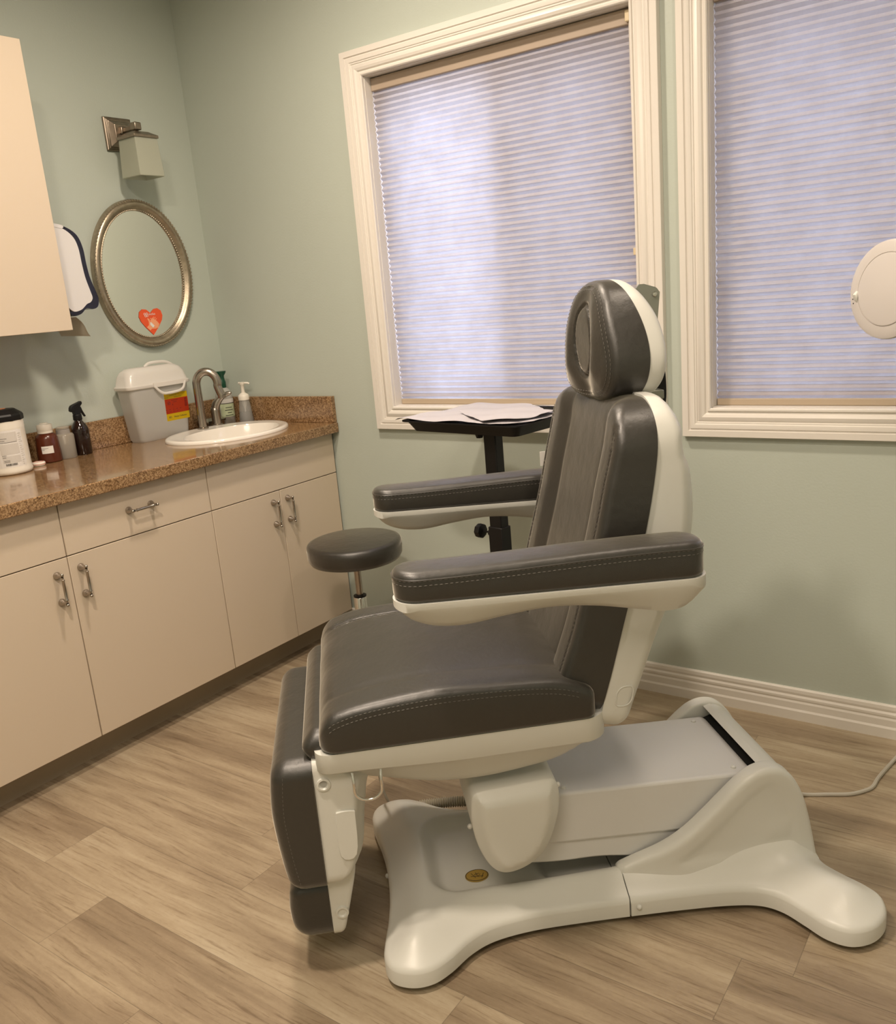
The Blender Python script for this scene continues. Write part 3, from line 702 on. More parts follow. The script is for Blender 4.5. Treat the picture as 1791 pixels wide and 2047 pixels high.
# sconce
t = thing('wall_sconce', 'square nickel wall sconce with frosted glass shade above the mirror', 'wall lamp', (0, -0.343, 2.050))
bm = nb_()
def sq(h, s_, z=0): return [bm.verts.new((h, a * s_, b * s_)) for a, b in ((-1, -1), (1, -1), (1, 1), (-1, 1))]
R_ = [sq(0.001, 0.060), sq(0.009, 0.060), sq(0.012, 0.056), sq(0.012, 0.053), sq(0.016, 0.051), sq(0.016, 0.047), sq(0.030, 0.034), sq(0.034, 0.031)]
bm.faces.new(R_[0]); bm.faces.new(R_[-1])
for a, b in zip(R_[:-1], R_[1:]):
    for i in range(4): bm.faces.new((a[i], a[(i + 1) % 4], b[(i + 1) % 4], b[i]))
fin('wall_plate', bm, M['bronze'], t, smooth=True, ang=20, bevel=0.0012)
bm = nb_()
box(bm, 0.030, 0.046, -0.014, 0.014, -0.004, 0.024); box(bm, 0.044, 0.10, -0.009, 0.009, 0.000, 0.018); box(bm, 0.095, 0.130, -0.015, 0.015, -0.002, 0.026); box(bm, 0.106, 0.119, -0.008, 0.008, -0.020, 0.0)
fin('arm', bm, M['bronze'], t, bevel=0.004)
bm = nb_(); cx, cz = 0.115, -0.018
def sq2(z, s_): return [bm.verts.new((cx + a * s_, b * s_, z)) for a, b in ((-1, -1), (1, -1), (1, 1), (-1, 1))]
R_ = [sq2(-0.034, 0.054), sq2(-0.024, 0.054), sq2(-0.022, 0.050), sq2(-0.014, 0.036), sq2(-0.010, 0.030), sq2(-0.008, 0.02)]
bm.faces.new(R_[0]); bm.faces.new(R_[-1])
for a, b in zip(R_[:-1], R_[1:]):
    for i in range(4): bm.faces.new((a[i], a[(i + 1) % 4], b[(i + 1) % 4], b[i]))
fin('shade_cap', bm, M['bronze'], t, ang=20, bevel=0.001)
bm = nb_()
RO = [sq2(-0.034, 0.0495), sq2(-0.168, 0.055), sq2(-0.170, 0.052), sq2(-0.168, 0.0515), sq2(-0.036, 0.0462)]
for a, b in zip(RO[:-1], RO[1:]):
    for i in range(4): bm.faces.new((a[i], a[(i + 1) % 4], b[(i + 1) % 4], b[i]))
fin('glass_shade', bm, M['frostglass'], t, ang=30, bevel=0.002)
bm = nb_(); lathe(bm, [(0, -0.034), (0.016, -0.034), (0.014, -0.06), (0.020, -0.085), (0.026, -0.11), (0.022, -0.135), (0, -0.148)], (cx, 0, 0), n=20); fin('bulb', bm, M['whitecap'], t)

# ================================================================ COUNTER ITEMS
ZC = 0.9004
t = thing('sharps_container', 'translucent white sharps container with yellow and red label beside the faucet', 'sharps container', (0.006, 0.008, ZC)); t.scale = (0.76, 1, 1)
def prism_loft(bm, secs, cap=(True, True)):
    R_ = [[bm.verts.new((a, b, z)) for a, b in rrect(x0, x1, y0, y1, r_, 6)] for (x0, x1, y0, y1, r_, z) in secs]
    for a, b in zip(R_[:-1], R_[1:]):
        for i in range(len(a)): bm.faces.new((a[i], a[(i + 1) % len(a)], b[(i + 1) % len(a)], b[i]))
    if cap[0]: bm.faces.new(R_[0][::-1])
    if cap[1]: bm.faces.new(R_[-1])
bm = nb_()
prism_loft(bm, [(0.035, 0.138, -0.545, -0.325, 0.02, 0.0), (0.030, 0.144, -0.552, -0.318, 0.022, 0.010), (0.026, 0.152, -0.572, -0.296, 0.022, 0.205), (0.026, 0.152, -0.572, -0.296, 0.022, 0.206)])
# vertical ribs pressed in the front wall
sb = fin('tub', bm, M['polyclear'], t, ang=40)
bm = nb_()
prism_loft(bm, [(0.022, 0.158, -0.580, -0.288, 0.024, 0.205), (0.020, 0.161, -0.583, -0.285, 0.026, 0.208), (0.020, 0.161, -0.583, -0.285, 0.026, 0.217), (0.024, 0.155, -0.577, -0.291, 0.028, 0.222),
                (0.026, 0.150, -0.570, -0.298, 0.035, 0.255), (0.032, 0.142, -0.560, -0.308, 0.04, 0.272), (0.045, 0.130, -0.545, -0.325, 0.04, 0.282), (0.06, 0.115, -0.525, -0.345, 0.025, 0.285)])
fin('lid', bm, M['polylid'], t, ang=50)
# handle flap on the front of the rim
bm = nb_()
P = ptsmooth([(0.163, -0.465, 0.208), (0.168, -0.445, 0.185), (0.168, -0.420, 0.176), (0.168, -0.36, 0.178), (0.168, -0.335, 0.188), (0.163, -0.320, 0.212)], 5)
tube(bm, P, 0.0055, 8); box(bm, 0.160, 0.166, -0.47, -0.315, 0.204, 0.222)
fin('front_handle', bm, M['polylid'], t, bevel=0.001)
bm = nb_()
P = ptsmooth([(0.085, -0.455, 0.283), (0.09, -0.43, 0.296), (0.09, -0.36, 0.294), (0.088, -0.325, 0.278)], 5); tube(bm, P, 0.006, 8)
fin('lid_handle', bm, M['polylid'], t)
# label on the sloping front face (x grows with height)
def lab(y0, y1, z0_, z1_, name, mat, par, e=0.0008):
    f = lambda z: 0.144 + (z - 0.010) / 0.195 * 0.008 + e
    bm = nb_(); bm.faces.new([bm.verts.new(c) for c in ((f(z0_), y0, z0_), (f(z0_), y1, z0_), (f(z1_), y1, z1_), (f(z1_), y0, z1_))])
    bmesh.ops.solidify(bm, geom=bm.faces[:], thickness=0.0003); return fin(name, bm, mat, par, smooth=False)
LY0, LY1, LZ0, LZ1 = -0.424, -0.313, 0.064, 0.172
sl = lab(LY0, LY1, LZ0, LZ1, 'label', M['yellow'], t)
lab(LY0, LY1, LZ0 + 0.028, LZ1 - 0.022, 'red_band', M['red'], sl, 0.0013)
def slx(y, z, e): return (0.144 + (z - 0.010) / 0.195 * 0.008 + e, y, z)
bm = nb_()
bc = (-0.406, 0.134)
for k in range(3):
    A_ = PI / 2 + k * 2 * PI / 3; c0 = (bc[0] + 0.0042 * math.cos(A_), bc[1] + 0.0042 * math.sin(A_))
    tube(bm, [slx(c0[0] + 0.0042 * math.cos(a * PI / 6), c0[1] + 0.0042 * math.sin(a * PI / 6), 0.0018) for a in range(12)], 0.0006, 4, closed=True)
tube(bm, [slx(bc[0] + 0.0045 * math.cos(a * PI / 6), bc[1] + 0.0045 * math.sin(a * PI / 6), 0.0018) for a in range(12)], 0.0004, 4, closed=True)
for (a, b, z) in ((-0.393, -0.362, 0.143), (-0.387, -0.368, 0.136)): tube(bm, [slx(a, z, 0.0017), slx(b, z, 0.0017)], 0.0007, 4)
tube(bm, [slx(-0.388, 0.130, 0.0017), slx(-0.388, 0.123, 0.0017)], 0.0012, 4)
for k in range(7):
    tube(bm, [slx(-0.330, 0.144 - k * 0.005, 0.0017), slx(-0.319, 0.144 - k * 0.005, 0.0017)], 0.0012, 4)
for k in range(5): tube(bm, [slx(-0.424 + k * 0.017, 0.108, 0.0017), slx(-0.419 + k * 0.017, 0.108, 0.0017)], 0.0009, 4)
for k in range(4): tube(bm, [slx(-0.424 + k * 0.017, 0.100, 0.0017), slx(-0.416 + k * 0.017, 0.100, 0.0017)], 0.0005, 4)
fin('hazard_print', bm, M['inkred'], sl)
bm = nb_()
for (a, b, z) in ((-0.412, -0.350, 0.168), (-0.400, -0.365, 0.163), (-0.425, -0.405, 0.155), (-0.378, -0.342, 0.155)): tube(bm, [slx(a, z, 0.0011), slx(b, z, 0.0011)], 0.0006, 4)
fin('small_print', bm, M['ink'], sl)
MS = Matrix(((0, 0.04, 1, 0), (1, 0, 0, 0), (0, 1, 0, 0), (0, 0, 0, 1)))
text('lettering', 'BD', 0.0105, M['ink'], sl, Matrix.Translation(slx(-0.407, 0.0745, 0.0014)) @ MS)
text('lettering', 'Sharps Collector', 0.0092, M['ink'], sl, Matrix.Translation(slx(-0.358, 0.0750, 0.0014)) @ MS)

# spray bottle etc (lathed)
def lathed(name, prof, mat, parent, c=(0, 0, 0), n=32, ang=45, **kw):
    bm = nb_(); lathe(bm, prof, c, n=n, **kw); return fin(name, bm, mat, parent, ang=ang)
t = thing('spray_bottle', 'dark amber spray bottle with black trigger head against the backsplash', 'spray bottle', (0.066, -0.764, ZC))
lathed('bottle', [(0, 0), (0.029, 0), (0.031, 0.003), (0.031, 0.088), (0.0295, 0.098), (0.024, 0.110), (0.0165, 0.120), (0.013, 0.126), (0.013, 0.132), (0, 0.132)], M['amber'], t)
bm = nb_(); lathe(bm, [(0, 0.126), (0.0150, 0.126), (0.0160, 0.130), (0.0155, 0.147), (0.011, 0.150), (0, 0.150)], n=24)
hd = [(-0.026, 0.163), (-0.024, 0.174), (-0.018, 0.182), (-0.006, 0.186), (0.016, 0.192), (0.021, 0.194), (0.024, 0.188), (0.022, 0.182), (0.015, 0.176), (0.014, 0.160), (0.012, 0.148), (-0.012, 0.148), (-0.014, 0.160), (-0.020, 0.158)]
extr(bm, [(a, b) for a, b in hd], 'x', -0.0085, 0.0085)
fin('spray_head', bm, M['black'], t, bevel=0.0015)
bm = nb_(); tr_ = [(0.015, 0.176), (0.019, 0.172), (0.022, 0.160), (0.028, 0.146), (0.032, 0.138), (0.028, 0.135), (0.022, 0.145), (0.016, 0.158), (0.012, 0.168)]
extr(bm, tr_, 'x', -0.005, 0.005); fin('trigger', bm, M['black'], t, bevel=0.001)

t = thing('pump_jar', 'small cloudy clear jar with grey lid between the brown and amber bottles', 'jar', (0.068, -0.832, ZC))
lathed('jar_body', [(0, 0), (0.033, 0), (0.034, 0.002), (0.0345, 0.082), (0.030, 0.088), (0.022, 0.090), (0.022, 0.092)], M['jar'], t)
lathed('jar_liquid', [(0, 0.002), (0.031, 0.002), (0.031, 0.042), (0, 0.042)], M['liquid'], t)
lathed('jar_neck', [(0.022, 0.089), (0.0235, 0.089), (0.0235, 0.103), (0.019, 0.105), (0, 0.105)], M['steelgrey'] if 'steelgrey' in M else M['inkgrey'], t)
lathed('jar_cap', [(0.0, 0.105), (0.0225, 0.106), (0.0235, 0.112), (0.020, 0.1145), (0.0, 0.1135)], M['jar'], t)
lathed('dip_tube', [(0, 0.05), (0.004, 0.05), (0.0065, 0.07), (0.008, 0.088), (0, 0.088)], M['whitecap'], t, n=12)

t = thing('brown_bottle', 'brown plastic bottle with white flip cap and small white label', 'bottle', (0.070, -0.900, ZC))
lathed('bottle', [(0, 0), (0.038, 0), (0.041, 0.003), (0.0405, 0.04), (0.0375, 0.085), (0.034, 0.095), (0.022, 0.103), (0.020, 0.106), (0, 0.106)], M['brown'], t)
lathed('cap', [(0, 0.103), (0.0255, 0.103), (0.0258, 0.110), (0.0252, 0.1105), (0.0262, 0.112), (0.0262, 0.131), (0.0245, 0.134), (0.016, 0.135), (0.013, 0.139), (0, 0.139)], M['whitecap'], t)
bm = nb_()
for i in range(7):
    A0 = math.radians(-62 + i * 8); A1 = math.radians(-62 + (i + 1) * 8)
    f = lambda A_, z: (0.0412 * math.cos(A_) , 0.0412 * math.sin(A_), z)
    bm.faces.new([bm.verts.new(f(*q)) for q in ((A0, 0.034), (A1, 0.034), (A1, 0.060), (A0, 0.060))])
bl = fin('label', bm, M['labelwhite'], t)
for (a0, a1, z) in ((-60, -30, 0.052), (-60, -48, 0.0475)):
    bm = nb_(); tube(bm, [(0.0413 * math.cos(math.radians(a)), 0.0413 * math.sin(math.radians(a)), z) for a in np.linspace(a0, a1, 6)], 0.0005, 4); fin('print', bm, M['ink'], bl)

t = thing('round_cap', 'small white round lid with a red ring lying on the counter', 'lid', (0.105, -0.966, ZC))
lathed('lid_shell', [(0, 0), (0.020, 0), (0.0225, 0.003), (0.0225, 0.007), (0.0225, 0.0105), (0.020, 0.013), (0.015, 0.0135), (0.0, 0.0125)], M['whitecap'], t)
bm = nb_(); tube(bm, [(0.0227 * math.cos(k * PI / 16), 0.0227 * math.sin(k * PI / 16), 0.006) for k in range(32)], 0.0006, 5, closed=True)
tube(bm, [(0.016 * math.cos(k * PI / 16), 0.016 * math.sin(k * PI / 16), 0.0134) for k in range(32)], 0.0006, 5, closed=True)
fin('red_ring', bm, M['red'], t)

# wipes canister
t = thing('wipes_canister', 'tall white wipes canister with black lid at the left photo edge', 'canister', (0.130, -1.078, ZC))
R0 = 0.068
lathed('canister', [(0, 0), (0.062, 0), (0.067, 0.004), (0.0685, 0.012), (0.067, 0.018), (0.066, 0.030), (0.0655, 0.150), (0.0665, 0.156), (0.0655, 0.160), (0.0665, 0.165), (0.0655, 0.170), (0.0665, 0.176), (0.060, 0.178), (0, 0.178)], M['whitecap'], t, n=48)
lathed('lid', [(0.060, 0.177), (0.0685, 0.177), (0.0695, 0.180), (0.0695, 0.193), (0.066, 0.199), (0.050, 0.211), (0.046, 0.214), (0.0, 0.215)], M['black'], t, n=12, ang=20)
bm = nb_(); lathe(bm, [(0, 0.214), (0.020, 0.2155), (0.020, 0.2165), (0, 0.2165)], n=20); fin('lid_seal', bm, M['skin'], t)
def wrap(bm, R_, a0, a1, z0_, z1_, k=10):
    A_ = np.radians(np.linspace(a0, a1, k + 1))
    for a, b in zip(A_[:-1], A_[1:]): bm.faces.new([bm.verts.new((R_ * math.cos(q), R_ * math.sin(q), z)) for q, z in ((a, z0_), (b, z0_), (b, z1_), (a, z1_))])
bm = nb_(); wrap(bm, 0.0664, -58, 22, 0.026, 0.148); wl = fin('label', bm, M['labelwhite'], t)
bm = nb_(); wrap(bm, 0.0668, -48, 4, 0.112, 0.142); wrap(bm, 0.0668, -46, 5, 0.070, 0.104); wrap(bm, 0.0668, -44, 5, 0.042, 0.064); fin('text_block', bm, M['labelgrey'], wl)
bm = nb_()
for (a0, a1, z) in ((-48, -24, 0.122), (-46, 2, 0.109), (-46, -30, 0.115), (-44, -32, 0.066), (-43, -34, 0.060), (-41, -26, 0.049), (-41, -26, 0.045)): wrap(bm, 0.0671, a0, a1, z, z + 0.0011, 6)
a_ = -38
while a_ < -8:
    w_ = rng.uniform(0.5, 1.3); wrap(bm, 0.0671, a_, a_ + w_, 0.032, 0.0395, 1); a_ += w_ + rng.uniform(0.3, 1.0)
fin('print', bm, M['ink'], wl)
bm = nb_()
for k in range(16): wrap(bm, 0.0671, 9, 9 + rng.uniform(3, 10), 0.032 + k * 0.0068, 0.034 + k * 0.0068, 3)
fin('side_print', bm, M['labelgrey'], wl)

# eye wash bottle
t = thing('eyewash_bottle', 'clear eyewash bottle with dark green cap behind the faucet', 'bottle', (0.066, -0.072, ZC))
lathed('bottle', [(0, 0), (0.034, 0), (0.036, 0.003), (0.036, 0.115), (0.033, 0.132), (0.024, 0.146), (0.014, 0.153), (0, 0.153)], M['polyclear'], t)
lathed('cap', [(0, 0.151), (0.0155, 0.151), (0.0165, 0.156), (0.0165, 0.176), (0.0145, 0.182), (0.0125, 0.196), (0.0130, 0.202), (0.022, 0.216), (0.0225, 0.222), (0.0, 0.222)], M['green'], t)
bm = nb_(); wrap(bm, 0.0366, -75, 55, 0.030, 0.105, 16); el = fin('label', bm, M['label_green'], t)
bm = nb_(); wrap(bm, 0.0369, -75, 55, 0.088, 0.1055, 16); fin('label_band', bm, M['labelwhite'], el)
bm = nb_(); wrap(bm, 0.0372, -75, 55, 0.0855, 0.088, 16)
for k, (a0, a1) in enumerate(((-40, 5), (-45, 10), (-30, 0), (-45, 12))): wrap(bm, 0.0372, a0, a1, 0.068 - k * 0.011, 0.0705 - k * 0.011, 6)
fin('print', bm, M['ink'], el)

# foaming soap
t = thing('soap_pump', 'clear foaming soap bottle with white pump in the corner', 'soap bottle', (0.172, -0.056, ZC))
lathed('bottle', [(0, 0), (0.030, 0), (0.0315, 0.004), (0.026, 0.060), (0.0215, 0.095), (0.0215, 0.100), (0.0205, 0.100), (0.0205, 0.095), (0.025, 0.060), (0.030, 0.006), (0, 0.004)], M['clear'], t)
lathed('soap', [(0, 0.005), (0.0292, 0.006), (0.0255, 0.048), (0, 0.048)], M['liquid'], t)
bm = nb_(); lathe(bm, [(0, 0.098), (0.023, 0.098), (0.0235, 0.112), (0.021, 0.120), (0.012, 0.126), (0.0085, 0.128), (0.0075, 0.160), (0.012, 0.164), (0.012, 0.172), (0, 0.174)], n=28)
tube(bm, [(-0.012, -0.008, 0.1695), (0.0, 0.0, 0.169), (0.022, 0.014, 0.167), (0.026, 0.0165, 0.163)], 0.0045, 10)
fin('pump', bm, M['whitecap'], t, ang=50)
lathed('inner_tube', [(0, 0.01), (0.0025, 0.01), (0.004, 0.06), (0.010, 0.085), (0.010, 0.098), (0, 0.098)], M['polylid'], t, n=14)

# steel tray box behind the tap
t = thing('soap_tray', 'low brushed steel box lying behind the faucet', 'tray', (0.062, -0.140, ZC))
bm = nb_(); prism_loft(bm, [(-0.030, 0.034, -0.062, 0.028, 0.006, 0.0), (-0.032, 0.036, -0.066, 0.032, 0.008, 0.020), (-0.036, 0.040, -0.070, 0.036, 0.010, 0.022), (-0.036, 0.040, -0.070, 0.036, 0.010, 0.027), (-0.022, 0.026, -0.056, 0.024, 0.008, 0.038)])
fin('tray_body', bm, M['nickel'], t, ang=25)

# ================================================================ STOOL
t = thing('stool', 'round black padded stool on a chrome column beside the cabinets', 'stool', (0.93, -0.30, 0))
bm = nb_(); zs = 0.445
lathe(bm, [(0, zs), (0.150, zs), (0.165, zs + 0.004), (0.173, zs + 0.018), (0.1755, zs + 0.05), (0.174, zs + 0.066), (0.168, zs + 0.073), (0.155, zs + 0.0765), (0.0, zs + 0.078)], n=64)
fin('seat', bm, M['stoolseat'] if 'stoolseat' in M else M['leather'], t, ang=60)
bm = nb_(); lathe(bm, [(0, 0.435), (0.07, 0.435), (0.07, 0.4445), (0, 0.4445)], n=24); fin('seat_plate', bm, M['black'], t)
lathed('gas_rod', [(0, 0.26), (0.0125, 0.26), (0.0125, 0.39), (0.0128, 0.391), (0.0128, 0.4345), (0, 0.4345)], M['nickel'], t, n=24)
lathed('column', [(0, 0.07), (0.0245, 0.07), (0.0245, 0.296), (0.0225, 0.300), (0.0, 0.300)], M['chrome'], t, n=32)
lathed('collar', [(0.013, 0.3005), (0.0235, 0.3005), (0.0240, 0.306), (0.013, 0.307), (0.013, 0.3005)], M['black'], t, n=32)
for k in range(5):
    A_ = 2 * PI * k / 5 + 0.3; c, s_ = math.cos(A_), math.sin(A_)
    bm = nb_(); P = [(0.0, 0, 0.095), (0.06, 0, 0.090), (0.14, 0, 0.072), (0.215, 0, 0.062)]
    tube(bm, [(x * c, x * s_, z) for x, _, z in P], [0.022, 0.019, 0.015, 0.012], 12); lg = fin('leg', bm, M['chrome'], t)
    bm = nb_()
    for sd in (-1, 1): lathe(bm, [(0, 0), (0.022, 0), (0.025, 0.003), (0.025, 0.009), (0.022, 0.012), (0, 0.012)], (0.215 * c - s_ * 0.014 * sd - s_ * 0.006, 0.215 * s_ + c * 0.014 * sd + c * 0.006, 0.0255), (-s_, c, 0), 20)
    tube(bm, [(0.215 * c, 0.215 * s_, 0.062), (0.215 * c, 0.215 * s_, 0.026)], 0.006, 8)
    fin('caster', bm, M['black'], lg)

# ================================================================ INSTRUMENT STAND WITH TRAY
a_s = math.radians(-8)
t = thing('instrument_stand', 'black metal stand with a tray top below the left window', 'stand', (1.590, -0.325, 0), a_s)
bm = nb_(); tz = 0.958
secs = [(-0.205, 0.205, -0.150, 0.150, 0.02, tz), (-0.222, 0.222, -0.168, 0.168, 0.025, tz + 0.030), (-0.236, 0.236, -0.182, 0.182, 0.03, tz + 0.032), (-0.236, 0.236, -0.182, 0.182, 0.03, tz + 0.036),
        (-0.220, 0.220, -0.166, 0.166, 0.025, tz + 0.035), (-0.203, 0.203, -0.148, 0.148, 0.02, tz + 0.004)]
prism_loft(bm, secs); fin('tray', bm, M['black'], t, ang=35)
bm = nb_(); box(bm, 0.040, 0.086, -0.102, -0.066, 0.58, tz - 0.001); fin('upper_post', bm, M['blackpost'] if 'blackpost' in M else M['black'], t, bevel=0.003)
bm = nb_(); box(bm, 0.036, 0.090, -0.106, -0.062, 0.03, 0.665); fin('lower_post', bm, M['black'], t, bevel=0.003)
bm = nb_()
lathe(bm, [(0, 0), (0.011, 0), (0.011, 0.012), (0, 0.012)], (0.0355, -0.084, 0.640), (-1, 0, 0), 16); tube(bm, [(0.03, -0.084, 0.64), (-0.01, -0.084, 0.64)], 0.0035, 8)
for k in range(1): lathe(bm, [(0, 0), (0.012, 0), (0.022, 0.004), (0.024, 0.010), (0.022, 0.022), (0.010, 0.024), (0, 0.024)], (-0.002, -0.084, 0.640), (-1, 0, 0), 8)
fin('height_knob', bm, M['black'], t, ang=30)
bm = nb_(); lathe(bm, [(0, 0), (0.013, 0), (0.015, -0.008), (0.010, -0.022), (0, -0.024)], (0.010, -0.084, tz - 0.001), n=10); tube(bm, [(0.010, -0.084, tz - 0.006), (0.042, -0.084, tz - 0.006)], 0.004, 8); fin('tilt_knob', bm, M['black'], t, ang=30)
bm = nb_()
box(bm, -0.20, 0.22, -0.11, -0.06, 0.022, 0.05); box(bm, -0.20, -0.15, -0.15, 0.17, 0.022, 0.05); box(bm, 0.17, 0.22, -0.15, 0.17, 0.022, 0.05); fin('base_frame', bm, M['black'], t, bevel=0.004)
for x, y in ((-0.175, -0.13), (-0.175, 0.15), (0.195, -0.13), (0.195, 0.15)):
    bm = nb_(); lathe(bm, [(0, 0), (0.011, 0), (0.011, 0.018), (0, 0.018)], (x - 0.009, y, 0.011), (1, 0, 0), 16); fin('caster', bm, M['rubber'], t)

# crumpled paper sheets on the tray
def sheet(name, label, outline, z0_, lift, seed, mat):
    rg = np.random.default_rng(seed); ph = rg.uniform(0, 6, 6)
    def topf(x, y, d): return z0_ + lift(x, y) + 0.0022 * np.sin(x * 31 + ph[0] + y * 17) + 0.0016 * np.sin(y * 47 + ph[1] - x * 23) + 0.0009
    def botf(x, y, d): return topf(x, y, d) - 0.0007
    bm = slab(outline, topf, botf, step=0.010, grid=0.014, r=0.004)
    o = fin(name, bm, mat, None, ang=60); o.location = (1.590, -0.325, 0); o.rotation_euler = (0, 0, a_s)
    return tag(o, label, 'paper')
def jag(pts, seed, amp=0.004):
    rg = np.random.default_rng(seed); P = resample(pts, 0.02); return [(a + rg.uniform(-amp, amp), b + rg.uniform(-amp, amp)) for a, b in P]
sheet('paper_sheet', 'large white paper sheet covering the black tray, hanging past its left edge',
      jag([(-0.250, -0.178), (0.19, -0.178), (0.236, -0.11), (0.225, 0.02), (0.02, 0.168), (-0.218, 0.172), (-0.225, 0.0)], 3, 0.003), tz + 0.0405,
      lambda x, y: -0.006 * S((-x - 0.235) / 0.02) - 0.0, 5, M['paper'])
sheet('paper_sheet', 'smaller creased paper sheet lying on top at the right of the tray',
      jag([(-0.09, -0.06), (0.12, -0.182), (0.215, -0.15), (0.222, 0.03), (0.06, 0.07)], 8, 0.005), tz + 0.0475,
      lambda x, y: 0.003 * S((x) / 0.2), 9, M['paper'])

# ================================================================ MAGNIFYING LAMP (right edge)
lc = Vector((2.709, -0.510, 1.296))
t = thing('magnifying_lamp', 'round white magnifying lamp with closed lid at the right photo edge', 'lamp', (3.25, -0.50, 0))
off = lc - Vector((3.25, -0.50, 0))
nrm = Vector((-0.57, -0.81, 0.08)).normalized()
bm = nb_(); RL = 0.101
lathe(bm, [(0, -0.030), (0.062, -0.030), (0.084, -0.022), (RL, -0.006), (RL + 0.0015, 0.0), (RL, 0.005), (RL - 0.006, 0.0075), (0.0765, 0.0095), (0.0758, 0.0080), (0.0748, 0.0080), (0.0740, 0.0105), (0.070, 0.0115), (0.0, 0.014)], off, tuple(nrm), 72)
d_, u_, w_ = basis(nrm)
lh = fin('lamp_head', bm, M['lens'], t, ang=28)
# latch and vent dots near the left rim of the lid
upv = (Vector((0, 0, 1)) - nrm * nrm.z).normalized(); rtv = upv.cross(nrm).normalized()
def onlid(a, b, h=0.011): return off + rtv * a + upv * b + nrm * h
bm = nb_()
P = [onlid(-0.0785, -0.003, 0.008), onlid(-0.0785, -0.010, 0.013), onlid(-0.0775, -0.018, 0.011), onlid(-0.0765, -0.025, 0.0085)]
tube(bm, P, [0.0035, 0.006, 0.0045, 0.0008], 12); fin('latch', bm, M['white_gloss'], lh)
bm = nb_()
for (a, b) in ((-0.0905, -0.009), (-0.0895, -0.018), (-0.0870, -0.027)): lathe(bm, [(0, 0), (0.0016, 0), (0.0016, 0.001), (0, 0.001)], onlid(a, b, 0.0072), tuple(nrm), 8)
fin('vent_dots', bm, M['ink'], lh)
bm = nb_(); a0 = off - nrm * 0.02 + rtv * 0.10
el_ = Vector((0.25, 0.13, 1.62))
tube(bm, [a0, a0 + rtv * 0.08 + Vector((0, 0, 0.01))], 0.012, 12); a1 = a0 + rtv * 0.08 + Vector((0, 0, 0.01))
tube(bm, [a1, Vector((-0.02, 0.10, 1.60))], 0.011, 12); fin('arm', bm, M['white_gloss'], t)
bm = nb_(); tube(bm, [Vector((-0.02, 0.10, 1.60)), Vector((0.30, 0.12, 1.05)), Vector((0.30, 0.10, 0.06))], 0.013, 12); fin('pole', bm, M['white_gloss'], t)
bm = nb_(); lathe(bm, [(0, 0), (0.16, 0), (0.165, 0.01), (0.15, 0.04), (0.03, 0.07), (0, 0.07)], (0.30, 0.10, 0), n=32); fin('base', bm, M['white'], t)

# ================================================================ TREATMENT CHAIR
# local frame: x towards the back of the chair, y towards the windows, z up
ch = thing('treatment_chair', 'grey padded medical treatment chair with white shell and wide white base', 'treatment chair', (1.8165, -1.2653, 0), math.radians(42.5))
LE, WH, MW = M['leather'], M['white'], M['metal_white']
ip = lambda x, xs_, ys_: np.interp(x, xs_, ys_)
def spline_ip(xs_, ys_):
    P = ptsmooth([(a, b, 0) for a, b in zip(xs_, ys_)], 8); X = [q.x for q in P]; Y = [q.y for q in P]
    return lambda x: np.interp(x, X, Y)

# ---- base covers
half = [(-0.008, 0.0), (-0.010, -0.08), (-0.018, -0.15), (-0.028, -0.205), (-0.033, -0.255), (-0.018, -0.292), (0.020, -0.312), (0.062, -0.310), (0.102, -0.287), (0.150, -0.247), (0.205, -0.221), (0.29, -0.209), (0.40, -0.210),
        (0.507, -0.215), (0.62, -0.222), (0.72, -0.232), (0.785, -0.248), (0.822, -0.278), (0.846, -0.325), (0.868, -0.372), (0.905, -0.402), (0.955, -0.400), (1.000, -0.370), (1.020, -0.325), (1.010, -0.285), (0.985, -0.240), (0.965, -0.195), (0.957, -0.14), (0.955, -0.07), (0.955, 0.0)]
full = half + [(x, -y) for x, y in reversed(half[1:-1])]
full = np.array(sm2(full, 6)); DOUT = resample(full, 0.0015)
CUT = 0.507
def sdrect(x, y, x0, x1, hy, r):
    qx = np.abs(x - (x0 + x1) / 2) - ((x1 - x0) / 2 - r); qy = np.abs(y) - (hy - r)
    return np.minimum(np.maximum(qx, qy), 0) + np.hypot(np.maximum(qx, 0), np.maximum(qy, 0)) - r
def Hbase(x, y, d):
    h = 0.057 + 0.040 * S((d + 0.010) / 0.090)
    bodyw = S((x - 0.02) / 0.12) * S((0.165 - np.abs(y)) / 0.10)
    h = h + 0.008 * bodyw
    # tray recess in the front half
    sd = sdrect(x, y, 0.075, 0.62, 0.150, 0.075)
    h = h - 0.034 * S(-sd / 0.040)
    sd2 = sdrect(x, y, 0.33, 0.70, 0.128, 0.05); h = h - 0.025 * S(-sd2 / 0.03)
    # fillet up to the pedestal cheeks
    fx = S((x - 0.53) / 0.28) * S((0.965 - x) / 0.03)
    h = h + 0.034 * fx * np.exp(-np.abs(np.abs(y) - 0.178) / 0.018)
    h = h - rnd(d, 0.010)
    return h
flat = lambda z: (lambda x, y, d: np.full_like(x, z))
def clip(P, keep_left, c):
    out = []
    for i in range(len(P)):
        a, b = P[i], P[(i + 1) % len(P)]; ia = (a[0] < c) == keep_left; ib = (b[0] < c) == keep_left
        if ia: out.append(tuple(a))
        if ia != ib: t_ = (c - a[0]) / (b[0] - a[0]); out.append((c, a[1] + t_ * (b[1] - a[1])))
    return out
bm = slab(clip(full, True, CUT - 0.0012), Hbase, lambda x, y, d: 0.014 + 0.004 * np.exp(-d / 0.004), step=0.006, grid=0.010, r=0.010, dist_outline=DOUT)
bc_ = fin('base_cover', bm, WH, ch, ang=50)
